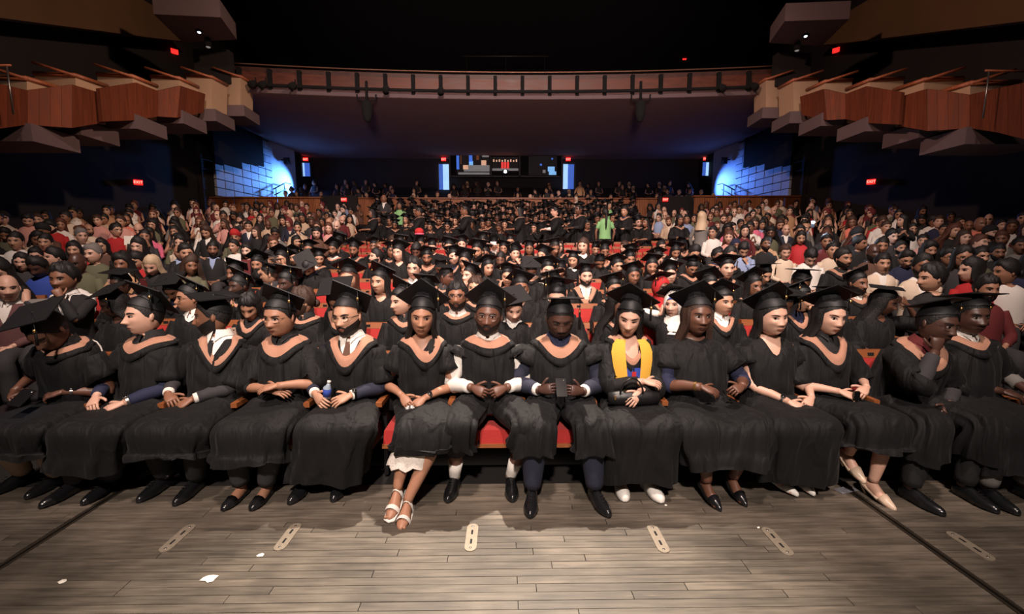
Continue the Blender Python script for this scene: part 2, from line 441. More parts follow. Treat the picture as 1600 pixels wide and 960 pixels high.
    for sx, key in ((-1, 'R'), (1, 'L')):
        sh = TF((sx*.168*shw*(1+.4*(fat-1)), .020, .425))
        aw = sp.get('wrist'+key)
        wr = np.array(aw if aw is not None else ((sx*.10, -.27, hipz+.09) if not stand else (sx*.24, -.05, .86)), float)
        at_face = sp.get('face'+key)          # (where on the head, finger direction)
        if at_face is not None: wr = HF(at_face[0])-unit(at_face[1])*at_face[2]
        l1, l2 = 0.285, 0.255
        d = wr-sh; dist = np.linalg.norm(d)
        if dist > (l1+l2)*0.985: wr = sh+d/dist*(l1+l2)*0.985; d = wr-sh; dist = np.linalg.norm(d)
        a = (l1*l1-l2*l2+dist*dist)/(2*dist); h = math.sqrt(max(l1*l1-a*a, 1e-5))
        pole = np.array(sp.get('pole'+key, (sx*0.75, 0.35, -0.75)))
        pole = unit(pole-np.dot(pole, d/dist)*d/dist)
        el = sh+d/dist*a+pole*h
        path = smooth_path([sh, (sh+el)/2, el, (el+wr)/2, wr], 13 if lod >= 2 else 9 if lod else 5)
        q = np.linspace(0, 1, len(path))
        ar = sp.get('armr', 1.0)*(0.9 if sp.get('fem') else 1.0)*(1+.6*(fat-1))
        rad = np.interp(q, [0, .15, .45, .55, .68, .92, 1], [.050, .050, .039, .038, .038, .026, .025])*ar
        mb.tube(path, rad, skin, k=L['arm'])
        hd = sp.get('hand'+key, {})
        f = hd.get('f', unit(unit(wr-el)*0.8+np.array([-sx*.35, -.25, -.15]) if not stand else np.array([0, -.2, -1.0])))
        n = hd.get('n', (sx*.25, -.15, 1.0) if not stand else (sx, -.2, 0))
        if lod >= 1:
            hand(mb, wr, f, n, sx < 0, skin, L, hd.get('curl', (22, 28, 18)), hd.get('spread', 0.04), hd.get('thumb', 22), 0.92 if sp.get('fem') else 1.0)
        else:
            mb.ball(wr+unit(f)*.07, (.04, .05, .03), skin, 5, 4)
        arms[key] = (sh, el, wr, path, rad, unit(f), np.asarray(n, float))
    # --- legs
    kn = {}; an = {}
    for sx, key in ((-1, 'R'), (1, 'L')):
        k_ = np.array(sp.get('knee'+key, (sx*.125, -.46, .545) if not stand else (sx*.09, -.03, .50)), float)
        a_ = np.array(sp.get('ankle'+key, (sx*.12, -.43, .085) if not stand else (sx*.10, .0, .085)), float)
        kn[key], an[key] = k_, a_
        hj = hip+np.array([sx*.09, -.02, -.02])
        if lod >= 1 and not sp.get('nolegs'):
            path = smooth_path([hj, (hj+k_)/2, k_, k_*.62+a_*.38+np.array([0, .018, 0]), a_*.85+k_*.15, a_+np.array([0, 0, -.01])], 12 if lod >= 2 else 7)
            q = np.linspace(0, 1, len(path))
            rad = np.interp(q, [0, .2, .4, .55, .65, .85, 1], [.085, .080, .056, .054, .055, .036, .034] if not (sp.get('gown') and not stand) else [.055, .050, .044, .054, .055, .036, .034])*(0.93 if sp.get('fem') else 1)*(1+.5*(fat-1))
            mb.tube(path, rad, skin, k=L['arm'])
            an[key+'p'] = (path, rad)
    # --- shoes
    shoes = []
    if lod >= 2 and sp.get('shoe'):
        for sx, key in ((-1, 'R'), (1, 'L')):
            st = sp['shoe']; f = unit(sp.get('foot'+key, (sx*.25, -1, -.02))); u = np.array(sp.get('footup'+key, (0, 0, 1.0)))
            A = an[key]; sm = MB(); ln = 0.29 if not sp.get('fem') else 0.25
            if st == 'dress':
                x = foot_loft(sm, A, f, u, M_SHOE, ln, 1.12, 1.05, 12, grow=.004, tops=[.062,.080,.092,.088,.070,.052,.042,.036,.028,.014], pointy=0.25)
                uu = unit(u-np.dot(u, f)*f)
                sm.box(A+f*(-.025)-uu*.088, (.062, .07, .022), M_SHOE, R=np.stack([x, f, uu], 1))
                for q in (.105, .125, .145):
                    sm.tube(np.array([A+f*q+x*b*.016+uu*(-.078+.082-(q-.105)*.55+.004-abs(b)*.004) for b in (-1, 0, 1)]), [.0022]*3, M_DARKMETAL, k=4)
            elif st == 'flat' or st == 'pump':
                m_ = sp.get('shoem', M_SHOE)
                foot_loft(mb, A, f, u, skin, ln, .95, .95)
                x = foot_loft(sm, A, f, u, m_, ln+.012, 1.05, 1.0, 12, s0=.62, grow=.003, pointy=0.6 if st == 'pump' else 0.1)
                foot_loft(sm, A, f, u, m_, ln+.012, 1.05, 1.0, 12, grow=.003, tops=[.045,.048,.040,.022,.018,.03,.03,.02,.015,.008], pointy=0.6 if st == 'pump' else 0.1)
                uu = unit(u-np.dot(u, f)*f)
                if st == 'pump':
                    sm.tube(np.array([A-f*.045-uu*.07, A-f*.043-uu*.10, A-f*.04+np.array([0, 0, -.145])]), [.017, .009, .006], m_, k=6)
                else:
                    sm.box(A-f*.03-uu*.086, (.05, .05, .016), m_, R=np.stack([x, f, uu], 1))
            elif st == 'sneaker':
                x = foot_loft(sm, A, f, u, M_SHOEW, ln+.02, 1.12, .95, 12, grow=.004, tops=[.075,.088,.095,.090,.075,.062,.055,.05,.04,.02])
                uu = unit(u-np.dot(u, f)*f)
                sm.box(A+f*(ln*.5-.06)-uu*.082, (.075, ln*.8, .018), M_SHOEW, R=np.stack([x, f, uu], 1))
            elif st == 'sandal':
                x = foot_loft(mb, A, f, u, skin, ln, .98, 1.0, 12, tops=[.045,.060,.080,.088,.070,.050,.035,.026,.018,.010])
                uu = unit(u-np.dot(u, f)*f)
                for i in range(5):       # toes
                    mb.ball(A+f*(ln-.068-.006*i*i*.35)+x*(.024-.0125*i)*(-sx)-uu*(.068), (.0085 if i else .011,)*3, skin, 6, 5)
                sm.prism([(-.034,-.06),(.034,-.06),(.045,.10),(.034,.19),(0,.205),(-.034,.19),(-.045,.10)], -.098, -.08, M_SHOEW)
                Rm = np.stack([x, f, uu], 1); sm.xform(lambda v: v @ Rm.T + A)
                for q, hh in ((.075+.055, .055), (.02, .093)):
                    aa = np.linspace(0, PI, 9)
                    wv = .048 if q > .1 else .040
                    c = A+f*q-uu*.085
                    Pn = np.array([[c+f*e+x*wv*math.cos(t)+uu*(hh*math.sin(t)+.004) for t in aa] for e in (-.016, .016)])
                    sm.grid(Pn, M_SHOEW)
            o = sm.obj('shoe', root); shoes.append(o)
    body = mb.obj('body', root)
    # --- stockings / socks / trousers
    def legwear(name, q0, q1, off, m):
        for key in ('R', 'L'):
            if key+'p' not in an: continue
            path, rad = an[key+'p']; q = np.linspace(0, 1, len(path)); sel = (q >= q0-1e-6) & (q <= q1+1e-6)
            b = MB(); b.tube(path[sel], rad[sel]+off, m, k=L['arm']+2); b.obj(name, root)
    if sp.get('socks'): legwear('sock', .68, 1.0, .006, cloth(sp['socks'], 0, 0, 0))
    if sp.get('trousers') and lod >= 1: legwear('trouser_leg', .42 if sp.get('gown') else 0, sp.get('trouser_end', .96), .022 if lod >= 2 else .03, CLO[sp['trousers']])
    # --- tops: shirt, sleeves
    tu = L['tu']; thr = -PI+np.arange(tu)*2*PI/tu
    def top(name, m, off, vneck, rows=10, bottom=1.0, neck=.05, pleat=0.0, parent=root, vw=.42):
        t0 = neck+vneck*np.exp(-(thr/vw)**2)
        r = np.linspace(0, 1, rows)[:, None]; t = t0[None]+(bottom-t0[None])*r
        T_ = np.broadcast_to(thr[None], t.shape)
        o_ = off*np.minimum(1, .25+r*8)+pleat*1.3*np.cos(T_*9+sd)*sstep(.2, .5, t)+pleat*.9*np.cos(T_*17+sd*3+t*4)*sstep(.2, .5, t)+pleat*.8*np.sin(t*26+3*np.sin(T_*2+sd))*sstep(.3, .7, t)
        P = TF(torso(T_, t, o_, fat, shw)); b = MB(); b.grid(P, m, cv=True, flip=True)
        return b
    def sleeve(b, key, q0, q1, off, m, bell=0.0, drop=0.0):
        sh, el, wr, path, rad, f, n = arms[key]
        qq = np.linspace(q0, q1, max(3, int((12 if lod >= 2 else 7)*(q1-q0))+2)); q = np.linspace(0, 1, len(path))
        pp = np.stack([np.interp(qq, q, path[:, i]) for i in range(3)], 1); rr = np.interp(qq, q, rad)
        e = np.linspace(0, 1, len(qq))
        r2 = rr+off+bell*e**1.3
        if lod >= 2: r2 = r2*(1+.05*np.sin(qq*38+sd)*min(1, lod-1))
        b.tube(pp, r2, m, k=L['arm']+2, drop=drop*e**1.5)
    for key in ('R', 'L'):
        sl = sp.get('sleeve'+key, sp.get('sleeve'))
        if sl and lod >= 1:
            m_, q1 = sl; b = MB(); sleeve(b, key, 0, q1, .014, CLO[m_]); b.obj('sleeve', root)
            if sp.get('cuff'):
                b = MB(); sleeve(b, key, q1-.03, min(1.0, q1+.05), .010, CLO[sp['cuff']]); b.obj('cuff', root)
    if sp.get('shirt'):
        b = top('shirt', CLO[sp['shirt']], .006, .10, 6, .75, neck=-.0, vw=.3); b.obj('shirt', root)
        if lod >= 2:                      # collar flaps
            b = MB()
            for sx in (-1, 1):
                aa = np.linspace(sx*.12, sx*2.6, 7)
                P = np.stack([TF(torso(aa, np.full(7, .0), .012, 1, 1)+np.array([0, 0, .02])), TF(torso(aa, np.full(7, .05)+.12*np.exp(-(aa/.4)**2), .022, 1, 1))])
                b.grid(P, CLO[sp['shirt']])
            b.obj('collar', root)
        if sp.get('tie'):
            b = MB(); tt = np.array([.13, .2, .3, .42]); wv = [.016, .013, .018, .022]
            P = np.array([[TF(torso(np.array(a), np.array(t), .030))+0 for a in (-w_*7, 0, w_*7)] for t, w_ in zip(tt, wv)])
            b.grid(P, CLO[sp['tie']]); b.obj('tie', root)
    if sp.get('jacket') and lod >= 1:      # suit jacket or open top over a shirt
        b = top('jacket', CLO[sp['jacket']], .024, sp.get('jv', .42), 10, 1.0, neck=.06, vw=.30)
        b.obj('jacket', root)
    if sp.get('top'):
        b = top('top', CLO[sp['top']], .016, sp.get('vneck', .08), 9 if lod else 5, 1.0, neck=sp.get('neck', .05), pleat=.002)
        b.obj('top', root)
    # --- gown
    if sp.get('gown'):
        gm = CLO.get(sp.get('gownm'), M_GOWN)
        b = top('gown', gm, .030, sp.get('gv', .20), 16 if lod >= 3 else 9 if lod else 4, .97, neck=.10, pleat=.005 if lod >= 2 else .003)
        for key, sx in (('R', -1), ('L', 1)):
            q1 = sp.get('gs'+key, sp.get('gs', .62))
            if lod >= 1: sleeve(b, key, -0.0, q1, .026, gm, bell=.030, drop=.03)
            else: b.tube(arms[key][3], np.linspace(.08, .07, len(arms[key][3])), gm, k=4)
            if lod >= 2 and sp.get('wing', True):   # hanging panel of the sleeve behind the arm
                sh = arms[key][0]
                wp = smooth_path([sh+(sx*.01, .04, .0), sh+(sx*.05, .08, -.18), sh+(sx*.07, .08, -.36), sh+(sx*.08, .06, -.50)], 8)
                b.tube(wp, np.stack([np.linspace(.06, .085, 8), np.linspace(.045, .03, 8)], 1), gm, k=L['arm'])
        if lod >= 1:
            kr, kl = kn['R'], kn['L']; kc = (kr+kl)/2; kw = abs(kl[0]-kr[0])/2+.105
            ac = (an['R']+an['L'])/2; aw_ = abs(an['L'][0]-an['R'][0])/2
            hem = sp.get('hem', .22)
            fw_ = 1+(fat-1)*.8
            if stand:
                wp = hip+Rt @ np.array([0, 0, .02])
                ctl = [(*wp, .215*fw_, .165*fw_, 0.0, 0), (*(hip+(0, 0, -.25)), .235*fw_, .19, 0.0, 0), (hip[0], hip[1], .50, .26, .20, 0.0, 0), (hip[0], hip[1]+.02, hem, .30, .23, 0.0, 0)]
            else:
                bel = TF((0, -.01, .07)); kn_z = kc[2]
                hw = kw+sp.get('skw', 0)
                dn = np.array([ac[0]-kc[0], ac[1]-kc[1]])
                def below(z):
                    t = (kn_z-z)/max(.1, kn_z-.09); return kc[0]+dn[0]*t*.8, kc[1]+dn[1]*t*.6
                x1, y1 = below(kn_z-.13); x2, y2 = below((kn_z-.13+hem)/2); x3, y3 = below(hem)
                hb = min(hw, max(.18, aw_+.16))
                ctl = [(*bel, .190*fw_, .155*fw_, 0.0, 0), (*(TF((0, -.055, -.005))), .215*fw_, .155*fw_, .8, .01),
                       (hip[0]*.6+kc[0]*.4, kc[1]*.45, hip[2]*.55+kn_z*.45-.005, .215*fw_*.5+hw*.5, .105, PI/2, .25), (hip[0]*.15+kc[0]*.85, kc[1]*.86, kn_z, hw, .092, PI/2, .8),
                       (kc[0], kc[1]-.005, kn_z-.035, hw*1.02, .098, .75, .8), (x1, y1, kn_z-.14, hw*.96+.04*0, .105, 0.0, .5),
                       (x2, y2, (kn_z-.13+hem)/2, hw*.4+hb*.6, .125, 0, .35), (x3, y3, hem, hb*1.04, .14, 0, .3)]
            ctls = [ctl]
            if sp.get('split') and not stand:      # gown fallen open over two spread knees
                ctls = []
                for key, sx in (('R', -1), ('L', 1)):
                    k3, a3 = kn[key], an[key]; hj = hip+np.array([sx*.10, -.02, .0])
                    q = lambda t: hj*(1-t)+k3*t
                    dn = a3-k3; dn = dn/max(.1, -dn[2])
                    ctls.append([(hip[0]+sx*.085, .0, hipz+.06, .115*fw_, .15*fw_, 0.0, 0), (*(q(.12)+(0, -.02, .03)), .135*fw_, .14*fw_, .8, 0), (*q(.5), .130, .108, PI/2, 0), (*q(.88), .122, .098, PI/2, 0),
                                 (*(k3+(0, -.004, -.03)), .122, .100, .75, 0), (*(k3+dn*.13+(sx*.01, .0, 0)), .130, .105, 0, 0), (k3[0]+sx*.02, k3[1]+dn[1]*(k3[2]-hem)+.02, hem, .145, .125, 0, 0)])
                b.tube(np.array([hip+(0, .02, .12), hip+(0, -.02, .02), hip+(0, -.08, -.03)]), np.array([(.19*fw_, .14), (.20*fw_, .15), (.16, .10)]), gm, k=16, up=(0, 1, 0))
            for ctl in ctls:
                C = smooth_path(ctl, L['skr'])
                K = L['sk']; a = np.arange(K)*2*PI/K
                sag = sp.get('sag', max(.045 if lod >= 2 else .02, (kw-.20)*.8))
                P = np.zeros((len(C), K, 3)); fold = sp.get('fold', 1.0)
                for i, c in enumerate(C):
                    e = i/(len(C)-1); ua = c[5]
                    U = np.array([0, -math.cos(ua), math.sin(ua)])
                    cu, su = np.cos(a), np.sin(a)
                    uu = np.sign(cu)*np.abs(cu)**.8*c[3]; vv = np.sign(su)*np.abs(su)**.85*c[4]
                    vv = np.where(su > 0, vv-c[6]*sag*np.exp(-(uu/(c[3]*.45))**2)*np.abs(su), vv*(.8 if .2 < e < .6 else 1))
                    am = (.006+.026*sstep(.35, 1, e))*fold*(1 if lod >= 2 else .6)
                    fo = am*(1.2*np.abs(np.sin(a*4+sd+e*1.2))-.6+.7*np.sin(a*11+sd*2-e*2)+.5*np.sin(a*5-sd+e*6)+.35*np.sin(a*19+sd+e*3))*.62
                    nl = np.sqrt(uu**2+vv**2)+1e-6
                    uu = uu*(1+fo/nl); vv = vv*(1+fo/nl)
                    P[i] = np.array(c[:3])+uu[:, None]*np.array([1, 0, 0])+vv[:, None]*U
                P[:, :, 2] = np.maximum(P[:, :, 2], .05)
                if lod >= 2: P[-1, :, 2] += .02*np.sin(a*3+sd)           # uneven hem
                b.grid(P, gm, cv=True)
        b.obj('gown', root)
    if sp.get('hood') and lod >= 0:
        gv = sp.get('hv', sp.get('gv', .20)); hw = sp.get('hw', .075); ha = sp.get('ha', 0.0)
        n = tu if lod < 3 else 64; tq = -PI+np.arange(n)*2*PI/n
        v = gv*np.exp(-((tq-ha)/.55)**2)
        ti = .06+v; fr = np.exp(-(tq/1.2)**2)
        to = ti+hw*(.75+.45*fr); tb = to+.06+.03*fr
        amp = .006*np.sin(tq*5+sd)+.004*np.sin(tq*9+sd)
        rows = [(ti+.012, .016), (ti, .030+amp), (ti*.5+to*.5, .041+amp*1.3), (to, .040+amp)]
        b = MB()
        b.grid(np.array([TF(torso(tq, t, o_+0*tq, fat, shw)) for t, o_ in rows]), CLO.get(sp.get('hoodm'), M_HOOD), cv=True, flip=True)
        rows = [(to-.004, .039+amp), (to*.5+tb*.5, .045+amp), (tb, .040+amp), (tb+.012, .028+0*amp)]
        hd = b.obj('hood', root)
        b = MB(); b.grid(np.array([TF(torso(tq, t, o_+0*tq, fat, shw)) for t, o_ in rows]), M_GOWN, cv=True, flip=True)
        b.obj('hood_cowl', root)
    if sp.get('stole'):
        b = MB()
        for sx in (-1, 1):
            tt = np.linspace(.10, .78, 8)
            for a0, a1, m_ in ((.28, .72, 'yellow'),):
                P = np.array([[TF(torso(np.array(sx*a), np.array(t), .052)) for a in np.linspace(a0*(.6+.6*(.8-t)), a1*(.75+.5*(.8-t)), 5)] for t in tt])
                b.grid(P, CLO[m_])
            P = np.array([[TF(torso(np.array(sx*a), np.array(t), .050)) for a in (.02, .18, .30)] for t in np.linspace(.46, .78, 5)])
            b.grid(P, CLO['blue'])
        P = np.array([[TF(torso(np.array(a), np.array(t), .056)) for a in (-.07, 0, .07)] for t in np.linspace(.50, .66, 4)])
        b.grid(P, CLO['red']); b.obj('stole', root)
    # --- hair, beard, headwear
    hn = nu; ths = -PI+np.arange(hn)*2*PI/hn
    hs = sp.get('hair', 'short'); hm = HAIR[sp.get('hairc', 'black')]; capped = sp.get('cap')
    ho = .006 if capped else .018
    if hs in ('short', 'long', 'bob', 'bun', 'curly', 'pony'):
        b = MB(); tab = EDGE_SHORT if hs == 'short' else EDGE_FEM
        jag = 0 if capped or lod == 0 else .0045*np.sin(ths*9+sd*3)+.004*np.sin(ths*17+sd)+.006*np.cos(ths*3+sd)*np.exp(-(ths/.9)**2)
        if hs == 'curly': ho = .030
        b.grid(HF(shell(hp, ths, edge(tab, ths)+jag, ho, max(5, nv//2), closed=True, seed=sd, wav=.38 if not capped else .1, vol=0 if capped else .3)), hm, cv=True, flip=True)
        if hs == 'bun' or hs == 'pony': b.ball(HF((0, .115, -.01)), (.045, .04, .045), hm, 10, 8)
        if hs == 'pony': b.tube(HF(np.array([(0, .12, 0), (0, .15, -.10), (0, .13, -.25), (0, .12, -.38)])), [.03, .035, .03, .01], hm, k=8)
        if hs in ('long', 'bob', 'curly'):
            ln = sp.get('hlen', {'long': .40, 'bob': .17, 'curly': .34}[hs]); th0 = math.radians(sp.get('hth', 62))
            nn = max(10, hn*3//4); tq = np.linspace(th0, 2*PI-th0, nn); nr = 4 if lod == 0 else 6 if lod == 1 else 12
            zz = np.linspace(.045, -ln, nr)[:, None]+0*tq[None]
            T_ = np.broadcast_to(tq[None], zz.shape)
            zc_ = np.maximum(zz, -.055)
            A = head_S(T_, ph_of(zc_), dict(hp, nose=0, lip=0, chin=0, jaw=.12)); A[..., 2] = zz
            k_ = sstep(-.03, -.20, zz)
            wid = .100 if hs != 'curly' else .135
            rx = wid+.035*sstep(-.15, -.32, zz)-.02*sstep(-.8*ln, -ln, zz); ry = .085+.05*sstep(-.18, -.34, zz)
            B = np.stack([rx*np.sin(T_), .032-ry*np.cos(T_), zz], -1)
            P = A*(1-k_[..., None])+B*k_[..., None]
            off = (.015 if capped else .020)+(.022 if hs == 'curly' else 0)
            wv = 1+(.05 if hs != 'curly' else .10)*np.sin(T_*13+sd+zz*(8 if hs != 'curly' else 70))+.03*np.sin(T_*29+zz*15)
            nr_ = P*np.array([1, 1, 0]); nr_ /= np.linalg.norm(nr_, axis=-1, keepdims=True)+1e-6
            O = P*np.array([1, 1, 0])*wv[..., None]+P*np.array([0, 0, 1])+nr_*off; I = P*np.array([.84, .84, 1])
            I[..., 1] += .006
            b.grid(HF(O), hm, flip=True); b.grid(HF(I), hm)
            b.grid(HF(np.stack([O[:, 0], I[:, 0]])), hm); b.grid(HF(np.stack([O[:, -1], I[:, -1]])), hm); b.grid(HF(np.stack([O[-1], I[-1]])), hm)
        b.obj('hair', root)
    if hs == 'hijab' or hs == 'turban':
        hmat = CLO[sp.get('hijabc', 'white')]; b = MB()
        tab = ([0, 30, 48, 62, 75, 180], [.055, .045, .0, -.06, -.09, -.10]) if hs == 'hijab' else ([0, 60, 100, 180], [.045, .030, .0, -.03])
        b.grid(HF(shell(hp, ths, edge(tab, ths), .014 if hs == 'hijab' else .04, max(6, nv//2), rim=.006, seed=sd, wav=.12)), hmat, cv=True, flip=True)
        if hs == 'hijab':
            zz = np.linspace(-.075, -.26, 9)[:, None]+0*ths[None]; T_ = np.broadcast_to(ths[None], zz.shape)
            k_ = sstep(-.08, -.26, zz); rx = .064+.05*k_+.006*np.sin(zz*120+T_*2); ry = .082+.03*k_+.006*np.sin(zz*120+T_*2+1)
            zz2 = zz-.025*np.cos(T_)*(1-k_)
            b.grid(HF(np.stack([rx*np.sin(T_), .012-ry*np.cos(T_), zz2], -1)), hmat, cv=True, flip=True)
        b.obj('headscarf' if hs == 'hijab' else 'turban', root)
        if sp.get('underscarf'):
            b = MB(); aa = np.linspace(-.62, .62, 9)
            b.grid(HF(np.stack([head_S(aa, ph_of(.070+0*aa), hp)*1.10, head_S(aa, ph_of(.052-.02*np.abs(aa)), hp)*1.07])), CLO[sp['underscarf']]); b.obj('underscarf', root)
    if sp.get('beard') and lod >= 1:
        b = MB(); nb = 21 if lod >= 2 else 11
        tq = np.linspace(-1.75, 1.75, nb); deg = np.degrees(np.abs(tq))
        full = sp['beard']
        zt = np.interp(deg, [0, 14, 24, 40, 70, 100], [-.084, -.082, -.056, -.050, -.028, -.0])
        r = np.linspace(0, 1, 7)[:, None]; pb = .905*PI
        ph_ = ph_of(zt)[None]+(pb-ph_of(zt)[None])*r
        Pb = head_S(np.broadcast_to(tq[None], ph_.shape), ph_, hp)
        nm = Pb/np.linalg.norm(Pb, axis=-1, keepdims=True)
        off = (.0025+.0085*full*np.sin(np.clip(r*1.15, 0, 1)*PI*.62))*np.interp(deg, [0, 60, 100], [1, .8, .25])[None]
        b.grid(HF(Pb+nm*off[..., None]), hm)
        u = np.linspace(-1, 1, 9); lx = u*.030
        z0 = -.0565-.012*u*u; zt_ = .0055*(1-.2*u*u)
        b.grid(HF(np.stack([face_pt(lx, z0+zt_, hp, .0012), face_pt(lx, z0, hp, .0055), face_pt(lx, z0-zt_*.9, hp, .0020)])), hm)
        b.obj('beard', root)
    if sp.get('glasses') and lod >= 1:
        b = MB(); rr = .0017 if lod >= 3 else .0024
        gm_ = M_GLASS_F if sp['glasses'] != 'wire' else M_METAL
        for sx in (-1, 1):
            a = np.arange(13)*2*PI/12
            ca, sa = np.cos(a), np.sin(a)
            c = face_pt(sx*.033, -.003, hp, .013)
            P = np.stack([c[0]+.0235*np.sign(ca)*np.abs(ca)**.75, c[1]+.006*np.abs(ca)*np.where(ca*sx > 0, 1, .2), c[2]+.0185*np.sign(sa)*np.abs(sa)**.8], 1)
            b.tube(HF(P), [rr]*13, gm_, k=4, caps=False)
            b.tube(HF(np.array([(sx*.056, c[1]+.006, .002), (sx*.070, -.045, .004), (sx*.080*hp['w'], .005, .006)])), [rr]*3, gm_, k=4)
        c = face_pt(0.0, .0, hp, .004)
        b.tube(HF(np.array([(-.0095, c[1]-.002, 0), (0, c[1]-.003, .003), (.0095, c[1]-.002, 0)])), [rr]*3, gm_, k=4)
        b.obj('glasses', root)
    if capped:
        cp = sp.get('capp', {}); b = MB(); cm = M_CAP
        Pc = shell(hp, ths, edge(EDGE_CAP, ths)+cp.get('dz', 0), .013, max(5, nv//3), rim=.010)
        b.grid(HF(Pc), cm, cv=True, flip=True)
        cap = b.obj('cap', root)
        Rb = Rx(-math.radians(cp.get('tilt', 16))) @ Ry(math.radians(cp.get('side', 0)))
        tr_ = math.sin(math.radians(max(0, cp.get('tilt', 16)))); top_ = np.array([0, .010+.05*tr_, HC+.012-.022*tr_])
        BF = lambda P: HF(np.asarray(P) @ Rb.T + top_)
        b = MB(); a = math.radians(cp.get('yaw', 45)); h = .122
        sq = np.array([(-h, -h), (h, -h), (h, h), (-h, h)]) @ Rz(a)[:2, :2].T
        nb = 1
        b.prism([tuple(q) for q in sq], -.002, .004, M_BOARD)
        b.tube(np.array([(0, 0, -.045), (0, 0, -.001)]), [.070, .058], cm, k=10)
        b.ball((0, 0, .006), (.009, .009, .005), M_TASSEL, 6, 4)
        b.xform(BF); b.obj('board', cap, smooth=False)
        if lod >= 1 and not cp.get('notassel'):
            b = MB(); e = unit(np.array([*(np.array(cp.get('tdir', (.75, -.65)))), 0]))*(h*.98)
            pe = BF(e+(0, 0, .008)); p0 = BF((0, 0, .010)); ln = cp.get('tlen', .17)
            b.tube(np.array([p0, (p0+pe)/2, pe, pe+(0, 0, -.01)]), [.003]*4, M_TASSEL, k=4)
            dn = np.array([pe+(0, 0, -.005), pe+(0, .004, -ln*.4), pe+(0, .004, -ln*.45), pe+(0, .006, -ln)])
            b.tube(dn, [.003, .003, .008, .0095], M_TASSEL, k=5)
            tz = b.obj('tassel', cap)
            b = MB(); b.box(pe+(0, -.004, -ln*.43), (.015, .008, .022), M_GOLD); b.obj('charm', cap)
    return root, dict(arms=arms, HF=HF, TF=TF, kn=kn, an=an)

# ------------------------------------------------------------------ the hall
SW = {-1: 'on the red turban side of the hall', 1: 'on the cream jackets side of the hall'}
_PR = np.array([(-6, 0), (4.15, 0), (11, .70), (13.6, 1.08), (15, 1.26), (24, 2.80), (40, 5.6)])
def zf(x, y):
    r = np.hypot(x, np.asarray(y, float)+8)-8
    return np.interp(r, _PR[:, 0], _PR[:, 1])
M_CARPET = mat('carpet_dark', S(34,22,22), 0.95, var=0.3, scale=30)
M_WALL = mat('wall_dark', S(34,30,30), 0.9, var=0.3, scale=0.6)
M_BLACK = mat('ceiling_black', S(12,11,12), 0.95, var=0.3, scale=1)
M_SOFFIT = mat('soffit_plaster', S(164,130,126), 0.9, var=0.06, scale=3)
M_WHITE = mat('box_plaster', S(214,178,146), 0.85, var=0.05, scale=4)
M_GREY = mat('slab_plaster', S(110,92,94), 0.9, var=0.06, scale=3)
M_BROWN = mat('upper_plaster_brown', S(96,70,44), 0.9, var=0.35, scale=0.7)
